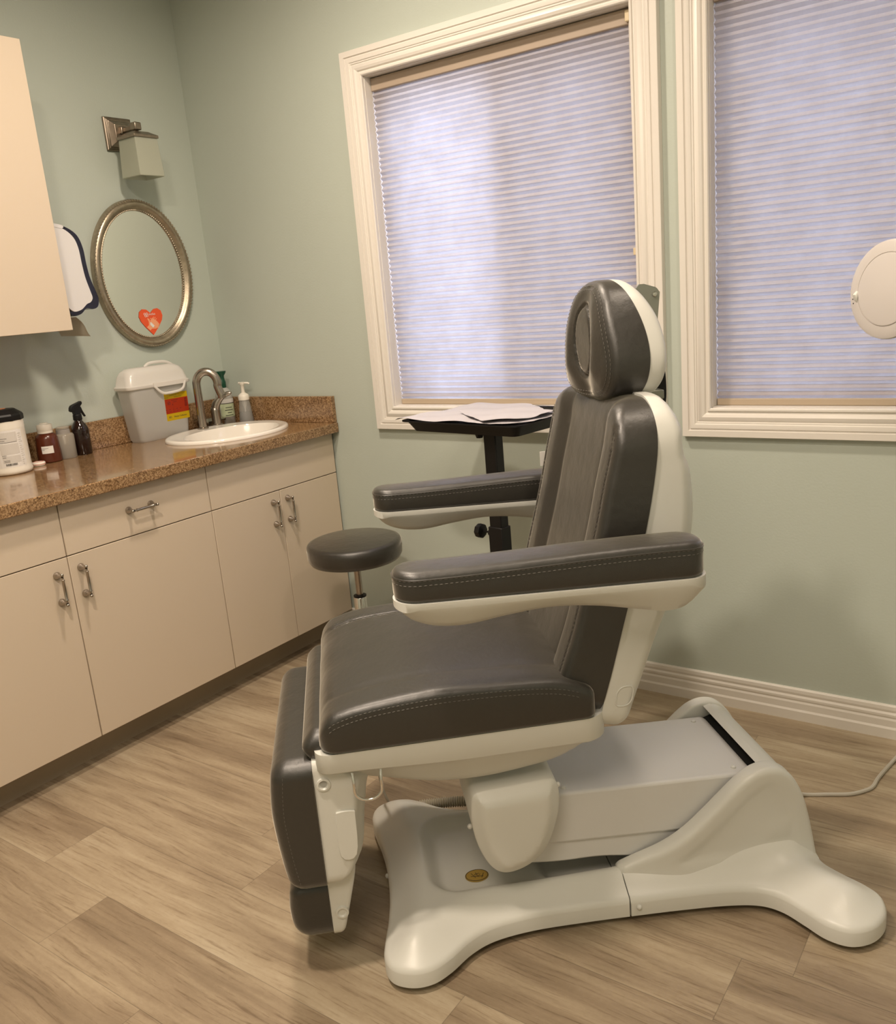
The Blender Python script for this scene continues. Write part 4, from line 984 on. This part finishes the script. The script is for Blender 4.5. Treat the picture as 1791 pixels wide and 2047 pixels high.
bm = slab(clip(full, False, CUT + 0.0012), Hbase, lambda x, y, d: 0.014 + 0.004 * np.exp(-d / 0.004), step=0.006, grid=0.010, r=0.010, dist_outline=DOUT)
fin('base_cover', bm, WH, ch, ang=50)
bm = nb_(); box(bm, 0.03, 0.93, -0.175, 0.175, 0.006, 0.0135); fin('underframe', bm, M['blackmat'], ch, smooth=False)
for x, y in ((0.03, -0.262), (0.03, 0.262), (0.94, -0.34), (0.94, 0.34)):
    bm = nb_(); lathe(bm, [(0, 0), (0.024, 0), (0.026, 0.003), (0.026, 0.0165), (0, 0.0165)], (x, y, 0), n=24); fin('rubber_foot', bm, M['rubber'], ch)
for (x, y, z) in ((0.525, -0.2175, 0.040), (-0.009, 0.03, 0.035)):
    bm = nb_(); bmesh.ops.create_uvsphere(bm, u_segments=12, v_segments=8, radius=0.006, matrix=Matrix.Translation((x, y, z))); fin('screw_cap', bm, WH, ch)
# oval brass sticker on the recess floor
def Hs(x, y): return float(Hbase(np.array([x]), np.array([y]), np.array([0.2]))[0])
sx_, sy_ = 0.193, -0.070
bm = nb_(); extr(bm, [(sx_ + 0.027 * math.cos(k * PI / 16), sy_ + 0.021 * math.sin(k * PI / 16)) for k in range(32)], 'z', Hs(sx_, sy_), Hs(sx_, sy_) + 0.0022); st_ = fin('sticker', bm, M['brass'], ch, smooth=False)
bm = nb_(); zz = Hs(sx_, sy_) + 0.0026
tube(bm, [(sx_ + 0.0255 * math.cos(k * PI / 16), sy_ + 0.0195 * math.sin(k * PI / 16), zz) for k in range(32)], 0.0007, 4, closed=True)
for P in ([(-.012, .008), (-.004, -.008)], [(-.002, .009), (.002, -.006), (.008, .003)], [(.010, -.010), (.016, .004)], [(-.014, -.002), (.014, -.006)], [(-.006, .002), (.006, .006)]):
    tube(bm, [(sx_ + a, sy_ + b, zz) for a, b in P], 0.0006, 4)
fin('sticker_print', bm, M['ink'], st_)

# ---- pedestal
cheek = [(0.500, 0.060), (0.500, 0.098), (0.545, 0.116), (0.600, 0.140), (0.655, 0.175), (0.700, 0.213), (0.740, 0.250), (0.775, 0.281), (0.805, 0.300), (0.838, 0.307), (0.872, 0.298), (0.900, 0.270), (0.922, 0.225), (0.938, 0.165), (0.948, 0.110), (0.954, 0.060)]
ck = [(0.500, 0.060)] + [(q.x, q.y) for q in ptsmooth([(a, b, 0) for a, b in cheek[1:]], 6)]
for sgn in (-1, 1):
    def topc(x, z, d):
        zb_ = z - 0.05; h = 0.158 + 0.028 * S((x - 0.50) / 0.16) + 0.010 * np.exp(-np.maximum(zb_ - 0.015, 0) / 0.030)
        dd = np.minimum(d, 1); inner = S((np.minimum(d, 9) - 0.036) / 0.012) * S((z - 0.085) / 0.035) * S((x - 0.60) / 0.06)
        h = h - 0.0045 * inner
        rx = np.maximum(np.abs(x - 0.862) - 0.030, np.abs(z - 0.158) - 0.020); h = h + 0.0018 * S(-rx / 0.003) * (z > 0.1)
        return h - rnd(np.where(z < 0.075, 0.03, d), 0.014)
    bm = slab(ck, topc, lambda x, z, d: 0.130 + 0.016 * S((x - 0.5) / 0.16) + rnd(d, 0.006), mp=(lambda x, z, h, s=sgn: (x, s * h, z)), step=0.007, grid=0.009, r=0.014)
    fin('pedestal_cheek', bm, WH, ch, ang=50)
# rear wall linking the cheeks
rw = [(q.x, q.y) for q in ptsmooth([(0.846, 0.301, 0), (0.872, 0.292, 0), (0.896, 0.268, 0), (0.918, 0.225, 0), (0.934, 0.165, 0), (0.944, 0.110, 0), (0.952, 0.050, 0)], 6)]
inn = [(a - 0.016, b - 0.004) for a, b in rw]
bm = nb_(); extr(bm, rw + inn[::-1], 'y', -0.168, 0.168); fin('rear_panel', bm, WH, ch, ang=45)
bm = nb_(); extr(bm, [(0.80, 0.07), (0.80, 0.255), (0.845, 0.272), (0.862, 0.270), (0.886, 0.243), (0.905, 0.195), (0.916, 0.14), (0.918, 0.07)], 'y', -0.1435, 0.1435); fin('slot_dark_fill', bm, M['blackmat'], ch, smooth=False)  # matte black block filling the slot, stands in for its dark interior
# power socket stub
bm = nb_(); tube(bm, [(0.935, 0.11, 0.13), (0.962, 0.115, 0.125)], 0.008, 10); fin('cable_gland', bm, M['black'], ch)

# ---- lift arm
bm = nb_()
prof = [(0.22, 0.300), (0.820, 0.275), (0.836, 0.262), (0.836, 0.180), (0.80, 0.148), (0.70, 0.152), (0.22, 0.178)]
extr(bm, prof, 'y', -0.138, 0.138); fin('lift_arm', bm, MW, ch, ang=30, bevel=0.007, segs=3)
bm = nb_()
low = [(0.22, 0.185), (0.72, 0.16)] + [(q.x, q.y) for q in ptsmooth([(0.74, 0.12, 0), (0.66, 0.098, 0), (0.58, 0.098, 0), (0.47, 0.115, 0), (0.36, 0.120, 0), (0.22, 0.14, 0)], 5)]
extr(bm, low, 'y', -0.130, 0.130); fin('lower_arm', bm, MW, ch, ang=35, bevel=0.004)
for x, y in ((0.395, -0.118), (0.79, -0.112), (0.79, 0.112), (0.395, 0.118)):
    bm = nb_(); lathe(bm, [(0, 0), (0.0062, 0), (0.0055, 0.0035), (0.002, 0.0055), (0, 0.0055)], (x, y, 0.300 - (x - 0.22) * 0.025 / 0.6), n=14); fin('screw_head', bm, WH, ch)

# ---- motor cover
mc = sm2([(0.180, 0.340), (0.186, 0.360), (0.205, 0.366), (0.280, 0.370), (0.340, 0.373), (0.358, 0.368), (0.366, 0.345), (0.364, 0.300), (0.350, 0.250), (0.330, 0.208), (0.296, 0.178), (0.255, 0.165), (0.225, 0.172), (0.203, 0.200), (0.186, 0.245), (0.178, 0.295)], 6)
bm = slab(mc, lambda x, z, d: 0.222 - 0.020 + 0.020 * S(d / 0.030) - rnd(d, 0.006) * 0.6, lambda x, z, d: np.full_like(x, -0.215), mp=lambda x, z, h: (x, -h, z), step=0.006, grid=0.010, r=0.02)
fin('motor_cover', bm, WH, ch, ang=35)
bm = nb_(); box(bm, 0.195, 0.350, -0.13, 0.13, 0.355, 0.425); fin('seat_mount', bm, MW, ch, smooth=False)
for P in ((0.366, -0.190, 0.350), (0.182, -0.120, 0.235)):
    bm = nb_(); bmesh.ops.create_uvsphere(bm, u_segments=12, v_segments=8, radius=0.0060, matrix=Matrix.Translation(P)); fin('screw_cap', bm, WH, ch)

# ---- seat shell
Bz = spline_ip([-0.13, -0.108, -0.085, -0.05, 0.0, 0.10, 0.20, 0.28, 0.36, 0.42, 0.455, 0.475], [0.505, 0.485, 0.455, 0.438, 0.425, 0.403, 0.397, 0.402, 0.415, 0.440, 0.470, 0.500])
bm = slab(rrect(-0.120, 0.462, -0.268, 0.268, [0.05, 0.03, 0.03, 0.05]), flat(0.5325), lambda x, y, d: np.minimum(0.488 - 0.010 * S((x + 0.1) / 0.3) + (Bz(x) - 0.485) * S((d - 0.004) / 0.085), 0.5) + 0.006 * np.exp(-d / 0.004), step=0.008, grid=0.012, r=0.02)
fin('seat_shell', bm, WH, ch, ang=50)
# ---- seat cushion
ZTt = spline_ip([-0.13, -0.10, -0.07, -0.03, 0.03, 0.13, 0.25, 0.33, 0.38, 0.42, 0.45], [0.600, 0.607, 0.616, 0.626, 0.633, 0.638, 0.635, 0.628, 0.618, 0.602, 0.590])
def seat_top(x, y, d):
    h = ZTt(x) - 0.002 + 0.004 * np.cos(np.clip(y / 0.27, -1, 1) * PI / 2)
    h = h - rnd(x + 0.108, 0.040) - rnd(np.minimum(d, 0.275 - np.abs(y)), 0.016)
    for yy, a, w_ in ((0.186, 0.0030, 0.0030), (0.197, 0.0030, 0.0030), (-0.185, 0.0018, 0.011)): h = h - a * np.exp(-((y - yy) / w_) ** 2)
    h = h + 0.0016 * np.sin(y * 38 + x * 9) * np.exp(-(x + 0.1) / 0.05) + 0.0012 * np.sin(x * 26 + y * 7)
    return h
bm = slab(rrect(-0.108, 0.436, -0.275, 0.275, [0.02, 0.035, 0.035, 0.02]), seat_top, lambda x, y, d: 0.5335 + rnd(d, 0.010), step=0.007, grid=0.011, r=0.03, extra=[(x, y) for y in (0.183, 0.186, 0.189, 0.194, 0.197, 0.200, -0.187, -0.190, -0.193) for x in np.arange(-0.07, 0.41, 0.009)])
sc_ = fin('seat_cushion', bm, LE, ch, ang=60)
for sgn in (-1, 1):
    P = [(x, sgn * 0.2745, float(ZTt(x)) - 0.0155 - float(rnd(np.array([x + 0.108]), 0.04)[0])) for x in np.arange(-0.085, 0.415, 0.01)]
    thread(sc_, P); thread(sc_, [(a, b * 1.0025, c_ - 0.010) for a, b, c_ in P])
for yy in (0.181, 0.202):
    thread(sc_, [(x, yy, float(seat_top(np.array([x]), np.array([yy]), np.array([0.1]))[0]) + 0.0004) for x in np.arange(-0.07, 0.40, 0.01)])

# ---- back rest, parameter u runs up the parting line between cushion and shell
part = [(0.449, 0.520), (0.459, 0.560), (0.477, 0.620), (0.505, 0.720), (0.528, 0.800), (0.547, 0.870), (0.564, 0.945), (0.577, 1.020), (0.583, 1.080), (0.584, 1.140)]
PP = ptsmooth([(a, b, 0) for a, b in part], 10); PU = [0]
for a, b in zip(PP[:-1], PP[1:]): PU.append(PU[-1] + (b - a).length)
PU = np.array(PU); PXX = np.array([q.x for q in PP]); PZZ = np.array([q.y for q in PP]); UT = float(PU[-1])
def backmap(u, y, h):
    x = float(np.interp(u, PU, PXX)); z = float(np.interp(u, PU, PZZ)); e_ = 0.01; uc = min(max(u, e_), UT - e_)
    dx = float(np.interp(uc + e_, PU, PXX) - np.interp(uc - e_, PU, PXX)); dz = float(np.interp(uc + e_, PU, PZZ) - np.interp(uc - e_, PU, PZZ)); L = math.hypot(dx, dz)
    if u < 0: x += u * dx / L; z += u * dz / L
    if u > UT: x += (u - UT) * dx / L; z += (u - UT) * dz / L
    return (x - dz / L * h, y, z + dx / L * h)
def back_top(u, y, d):
    a = np.abs(y)
    h = 0.070 + 0.016 * S((a - 0.128) / 0.050) + 0.004 * np.cos(np.clip(u / UT, 0, 1) * PI - PI / 2)
    h = h + 0.010 * S((0.20 - u) / 0.16) - 0.012 * S((u - UT + 0.20) / 0.2)
    h = h - 0.0030 * np.exp(-((a - 0.224) / 0.0030) ** 2) * (u < UT - 0.04)
    h = h - 0.0020 * np.exp(-((a - 0.132) / 0.007) ** 2)
    return h - rnd(d, 0.018) - 0.6 * rnd(UT - u, 0.05) - 0.5 * rnd(u, 0.05)
bo = rrect(0.0, UT, -0.250, 0.250, [0.095, 0.05, 0.05, 0.095], 10)
ex = [(u, s_ * a) for a in (0.126, 0.130, 0.134, 0.138, 0.220, 0.222, 0.224, 0.226, 0.228) for s_ in (-1, 1) for u in np.arange(0.06, UT - 0.09, 0.010)]
bm = slab(bo, back_top, flat(0.0), mp=backmap, step=0.008, grid=0.012, r=0.022, extra=ex)
bk = fin('backrest_cushion', bm, LE, ch, ang=60)
for sgn in (-1, 1):
    for a in (0.2190, 0.2290):
        thread(bk, [backmap(u, sgn * a, float(back_top(np.array([u]), np.array([a]), np.array([0.25 - a]))[0]) + 0.0004) for u in np.arange(0.05, UT - 0.055, 0.01)])
bm = nb_(); v_ = [backmap(0.435 + 0.034 * a, 0.2505, 0.006 + 0.016 * b) for a, b in ((0, 0), (1, 0), (1, 1), (0, 1))]
box(bm, 0.470, 0.486, 0.2495, 0.2515, 0.940, 0.975); fin('care_label', bm, M['labelwhite'], bk, smooth=False)
# back shell
Dd = spline_ip([-0.05, 0.0, 0.06, 0.15, 0.25, 0.33, 0.40, 0.46, 0.52, 0.58, 0.63], [0.076, 0.084, 0.090, 0.098, 0.112, 0.121, 0.120, 0.108, 0.090, 0.072, 0.055])
def shell_bot(u, y, d):
    D = Dd(u); nt_ = np.exp(-((u - 0.545) / 0.026) ** 4) * S((np.abs(y) - 0.12) / 0.05)
    D = D * (1 - 0.10 * nt_)
    D = D * (0.74 + 0.26 * S(d / 0.07))
    return -(D - rnd(d, 0.020))
bm = slab(rrect(-0.028, UT + 0.004, -0.246, 0.246, [0.095, 0.04, 0.04, 0.095], 10), flat(-0.0012), shell_bot, mp=backmap, step=0.008, grid=0.013, r=0.02)
bs = fin('backrest_shell', bm, WH, ch, ang=50)
for sgn in (-1, 1):
    # shallow oval finger recess low on the side of the shell
    bm = nb_(); q0 = Vector(backmap(0.052, sgn * 0.2462, -0.040))
    P = []
    for k in range(28):
        A_ = 2 * PI * k / 28; ca, sa = math.cos(A_), math.sin(A_)
        P.append(q0 + Vector((0.017 * math.copysign(abs(ca) ** 0.7, ca) + 0.006 * sa, 0, 0.021 * math.copysign(abs(sa) ** 0.7, sa))))
    tube(bm, P, 0.0016, 8, closed=True); fin('grip_rim', bm, WH, bs, ang=80)

# ---- headrest
HZ = lambda z: 0.602 - 1.55 * (z - 1.222) ** 2
ho = sm2([(0, 1.3655), (0.040, 1.361), (0.074, 1.341), (0.101, 1.300), (0.122, 1.250), (0.131, 1.205), (0.124, 1.165), (0.100, 1.138), (0.060, 1.127), (0, 1.123),
          (-0.060, 1.127), (-0.100, 1.138), (-0.124, 1.165), (-0.131, 1.205), (-0.122, 1.250), (-0.101, 1.300), (-0.074, 1.341), (-0.040, 1.361)], 6)
headmap = lambda y, z, h: (float(HZ(z)) - 0.100 * y - h, y, z)
def head_top(y, z, d):
    rho = np.sqrt((y / 0.046) ** 2 + ((z - 1.247) / 0.078) ** 2)
    h = 0.080 + 0.018 * S(d / 0.075) - 0.8 * np.minimum(z - 1.235, 0) ** 2 - 2.6 * np.maximum(z - 1.235, 0) ** 2
    h = h - 0.012 * np.exp(-(np.maximum(rho - 0.95, 0) / 0.38) ** 2) - 0.007 * np.exp(-((rho - 0.93) / 0.05) ** 2) - 0.002 * (rho < 0.9)
    val = np.exp(-(y / 0.03) ** 2) * S((1.175 - z) / 0.03); h = h - 0.007 * val
    h = h - 0.0025 * np.exp(-((d - 0.0135) / 0.002) ** 2)
    return h - 0.8 * rnd(d, 0.024)
ex = [(0.046 * r_ * math.cos(a), 1.247 + 0.078 * r_ * math.sin(a)) for r_ in np.arange(0.7, 1.45, 0.05) for a in np.linspace(0, 2 * PI, 56, endpoint=False)]
bm = slab(ho, head_top, lambda y, z, d: np.zeros_like(y), mp=headmap, step=0.006, grid=0.009, r=0.024, extra=ex)
hr = fin('headrest_cushion', bm, LE, ch, ang=60)
HO = resample(ho, 0.006); T_ = np.roll(HO, -1, 0) - np.roll(HO, 1, 0); T_ /= np.linalg.norm(T_, axis=1)[:, None]; NI = np.stack([-T_[:, 1], T_[:, 0]], 1)
for dd in (0.010, 0.0175):
    Q = HO + NI * dd; hh = head_top(Q[:, 0], Q[:, 1], np.full(len(Q), dd)); L_ = [headmap(float(a), float(b), float(c_) + 0.0004) for (a, b), c_ in zip(Q, hh)]; thread(hr, L_ + [L_[0]])
bm = slab([(a * 0.985, 1.2445 + (b - 1.2445) * 0.995) for a, b in ho], lambda y, z, d: np.full_like(y, -0.0008), lambda y, z, d: -(0.040 - 0.010 * S((z - 1.28) / 0.09) - rnd(d, 0.018)), mp=headmap, step=0.006, grid=0.012, r=0.018)
fin('headrest_shell', bm, WH, ch, ang=50)
bm = nb_(); bp_ = sm2([(0.640, 1.342), (0.676, 1.344), (0.689, 1.334), (0.690, 1.320), (0.676, 1.235), (0.640, 1.235)], 4)
extr(bm, bp_, 'y', 0.012, 0.018); bk2 = fin('headrest_bracket', bm, M['steel'], ch, ang=40)
bm = nb_(); lathe(bm, [(0, 0), (0.005, 0), (0.005, 0.003), (0.002, 0.004), (0, 0.004)], (0.679, 0.011, 1.328), (0, -1, 0), 14); fin('bracket_screw', bm, M['chrome'], bk2)
bm = nb_(); lv = sm2([(0.694, 1.158), (0.7005, 1.168), (0.7035, 1.150), (0.7035, 1.108), (0.697, 1.090), (0.680, 1.088), (0.672, 1.100), (0.669, 1.125), (0.680, 1.135)], 5)
extr(bm, lv, 'y', 0.02, 0.06); fin('headrest_lever', bm, M['black'], ch, ang=40, bevel=0.004)
bm = nb_(); tube(bm, [(0.625, -0.045, 1.06), (0.638, -0.045, 1.16)], 0.0065, 12); fin('headrest_post', bm, M['chrome'], ch)
bm = nb_(); tube(bm, [(0.625, 0.045, 1.06), (0.638, 0.045, 1.16)], 0.0065, 12); fin('headrest_post', bm, M['chrome'], ch)
bm = nb_(); box(bm, 0.640, 0.688, -0.01, 0.055, 1.11, 1.13); box(bm, 0.60, 0.655, -0.06, 0.06, 1.085, 1.100); fin('headrest_mount', bm, M['steel'], ch, bevel=0.003)

# ---- armrests
AB = spline_ip([0.05, 0.066, 0.085, 0.12, 0.16, 0.20, 0.26, 0.34, 0.42, 0.50, 0.55, 0.585, 0.612, 0.630], [0.850, 0.838, 0.818, 0.802, 0.7955, 0.796, 0.803, 0.8075, 0.799, 0.782, 0.772, 0.776, 0.796, 0.832])
tilt = lambda x: -0.018 * (x - 0.06) / 0.55
for sgn in (-1, 1):
    yc = sgn * 0.340
    ao = rrect(0.060, 0.622, yc - 0.046, yc + 0.046, [0.040, 0.042, 0.042, 0.040], 10)
    def arm_top(x, y, d):
        return 0.911 + 0.012 * S((x - 0.1) / 0.45) + 0.0025 * S(d / 0.04) - rnd(d, 0.013) + tilt(x)
    bm = slab(ao, arm_top, lambda x, y, d: 0.8575 + tilt(x) + rnd(d, 0.008), step=0.006, grid=0.010, r=0.02)
    ap = fin('armrest_pad', bm, LE, ch, ang=60)
    AO = resample(ao, 0.008)
    for dz, off_ in ((-0.0135, 0.0004), (-0.0215, 0.0003)):
        P = [(a + 0, b, 0.911 + 0.012 * float(S((a - 0.1) / 0.45)) + float(tilt(a)) + dz) for a, b in AO]
        c0 = Vector((0.337, yc, 0)); P = [(a + (off_ if a > 0.337 else -off_), b + (off_ if b > yc else -off_), c_) for a, b, c_ in P]; thread(ap, P + [P[0]])
    bm = nb_()
    P = [(a, b, 0.911 + 0.012 * float(S((a - 0.1) / 0.45)) + float(tilt(a)) - 0.0115) for a, b in AO]; tube(bm, P, 0.0016, 6, closed=True); fin('piping', bm, M['piping'] if 'piping' in M else LE, ap)
    so = rrect(0.058, 0.628, yc - 0.0465, yc + 0.0465, [0.045, 0.045, 0.045, 0.045], 10)
    bm = slab(so, lambda x, y, d: 0.8570 + tilt(x), lambda x, y, d: (0.847 + tilt(x)) + (np.minimum(AB(x), 0.847 + tilt(x)) - (0.847 + tilt(x))) * np.clip((0.0465 - np.abs(y - yc)) / 0.036, 0, 1) ** 0.8, step=0.007, grid=0.009, r=0.02)
    fin('armrest_shell', bm, WH, ch, ang=50)
    bm = nb_(); lathe(bm, [(0, 0), (0.030, 0), (0.034, 0.01), (0.034, 0.09), (0.030, 0.1), (0, 0.1)], (0.572, sgn * 0.335, 0.80), (0, -sgn, 0), 28); fin('armrest_hinge', bm, WH, ch)

# ---- leg rest
def pad_yz(name, y, z0_, z1_, xb, hf, r_, mat, corner, rr_=0.030):
    o_ = rrect(-y, y, z0_, z1_, corner)
    bm = slab(o_, lambda a, b, d: hf(b) - rnd(d, rr_) , lambda a, b, d: np.zeros_like(a), mp=lambda a, b, h: (float(xb(b)) - h, a, b), step=0.008, grid=0.013, r=rr_)
    return fin(name, bm, mat, ch, ang=60)
lx = lambda z: -0.129
lt = spline_ip([0.20, 0.26, 0.33, 0.40, 0.46, 0.51, 0.53], [0.066, 0.078, 0.086, 0.090, 0.086, 0.078, 0.070])
lg = pad_yz('legrest_cushion', 0.252, 0.226, 0.512, lx, lt, 0.03, LE, [0.035, 0.035, 0.03, 0.03])
for sgn in (-1, 1): thread(lg, [(-0.129 - float(lt(z)) + 0.026, sgn * 0.2515, z) for z in np.arange(0.25, 0.495, 0.008)])
bm = slab(rrect(-0.240, 0.240, 0.500, 0.566, 0.03), lambda a, b, d: 0.036 + 0.006 * np.sin(b * 120) - rnd(d, 0.018), lambda a, b, d: np.zeros_like(a), mp=lambda a, b, h: (-0.100 - h - 0.25 * max(0, 0.54 - b) * 1.0, a, b), step=0.008, grid=0.012, r=0.018)
fin('knee_flap', bm, LE, ch, ang=60)
bm = nb_(); box(bm, -0.135, -0.100, -0.225, 0.225, 0.470, 0.530); fin('hinge_cover', bm, M['blackmat'], ch, smooth=False)
ls = spline_ip([0.20, 0.232, 0.26, 0.30, 0.36, 0.42, 0.46, 0.49, 0.515], [0.024, 0.040, 0.068, 0.082, 0.090, 0.100, 0.106, 0.066, 0.032])
def shp(b, d): return ls(b)
bm = slab(rrect(-0.247, 0.247, 0.232, 0.512, 0.02), lambda a, b, d: ls(b) * (0.80 + 0.20 * S(d / 0.05)) - rnd(d, 0.012) * (b < 2), lambda a, b, d: np.full_like(a, 0.0008), mp=lambda a, b, h: (-0.129 + h, a, b), step=0.007, grid=0.011, r=0.014)
lsh = fin('legrest_shell', bm, WH, ch, ang=50)
for sgn in (-1, 1):
    bm = nb_()
    extr(bm, sm2([(-0.094, 0.300), (-0.062, 0.300), (-0.056, 0.385), (-0.060, 0.398), (-0.090, 0.398), (-0.094, 0.385)], 4), 'y', min(sgn * 0.244, sgn * 0.2515), max(sgn * 0.244, sgn * 0.2515))
    fin('side_pocket', bm, WH, lsh, ang=40, bevel=0.003)
    bm = nb_(); lathe(bm, [(0.008, 0), (0.014, 0), (0.0135, 0.005), (0.010, 0.0055), (0.007, 0.001), (0.0, 0.001)], (-0.110, sgn * 0.246, 0.462), (0, sgn, 0), 20); fin('side_boss', bm, WH, lsh)
# foot extension
ft_ = spline_ip([0.08, 0.12, 0.16, 0.20, 0.24], [0.066, 0.080, 0.084, 0.080, 0.070])
pad_yz('footrest_cushion', 0.222, 0.084, 0.222, lambda z: -0.131, ft_, 0.03, LE, [0.02, 0.02, 0.045, 0.045], 0.028)
fs_ = spline_ip([0.09, 0.12, 0.18, 0.24, 0.29], [0.022, 0.030, 0.046, 0.060, 0.062])
bm = slab(rrect(-0.220, 0.220, 0.092, 0.275, [0.02, 0.02, 0.02, 0.02]), lambda a, b, d: fs_(b) - rnd(d, 0.010), lambda a, b, d: np.full_like(a, 0.0008), mp=lambda a, b, h: (-0.131 + h, a, b), step=0.007, grid=0.012, r=0.012)
fsh = fin('footrest_shell', bm, WH, ch, ang=50)
bm = nb_(); lathe(bm, [(0.008, 0), (0.014, 0), (0.0135, 0.004), (0.010, 0.0045), (0.007, 0.001), (0.0, 0.001)], (-0.108, -0.2195, 0.150), (0, -1, 0), 20); fin('side_boss', bm, WH, fsh)

# ---- chrome hook below the seat front
bm = nb_(); P = [(-0.052, -0.262, 0.486), (-0.051, -0.270, 0.472)] + [(-0.0245 + 0.0265 * math.cos(a), -0.272, 0.452 + 0.022 * math.sin(a)) for a in np.linspace(PI, 2 * PI, 10)] + [(0.002, -0.270, 0.472), (0.003, -0.262, 0.486)]
tube(bm, ptsmooth(P, 3), 0.0031, 10); fin('hook', bm, M['chrome'], ch)

# ---- cables
bm = nb_(); tube(bm, ptsmooth([(0.0, 0.10, 0.43), (0.005, 0.20, 0.30), (-0.002, 0.28, 0.15), (0.02, 0.33, 0.03), (0.07, 0.32, 0.012), (0.12, 0.30, 0.012)], 6), 0.0035, 8); fin('cable', bm, M['cable'], ch)
bm = nb_(); P = ptsmooth([(0.03, 0.262, 0.035), (0.09, 0.285, 0.045), (0.15, 0.278, 0.050), (0.21, 0.262, 0.055), (0.27, 0.24, 0.06)], 40)
tube(bm, P, [0.0125 + 0.0022 * math.sin(i * 1.55) for i in range(len(P))], 12); fin('ribbed_hose', bm, M['hose'], ch)
bm = nb_(); P = [(0.955, 0.113, 0.126), (1.0, 0.118, 0.10), (1.06, 0.125, 0.03), (1.105, 0.133, 0.0055), (1.16, 0.120, 0.0045), (1.215, 0.107, 0.0045), (1.26, 0.112, 0.0045), (1.29, 0.124, 0.0045), (1.33, 0.16, 0.0045), (1.43, 0.235, 0.0045), (1.60, 0.36, 0.0045)]
tube(bm, ptsmooth(P, 8), 0.0052, 8); fin('power_cable', bm, M['cable'], ch)
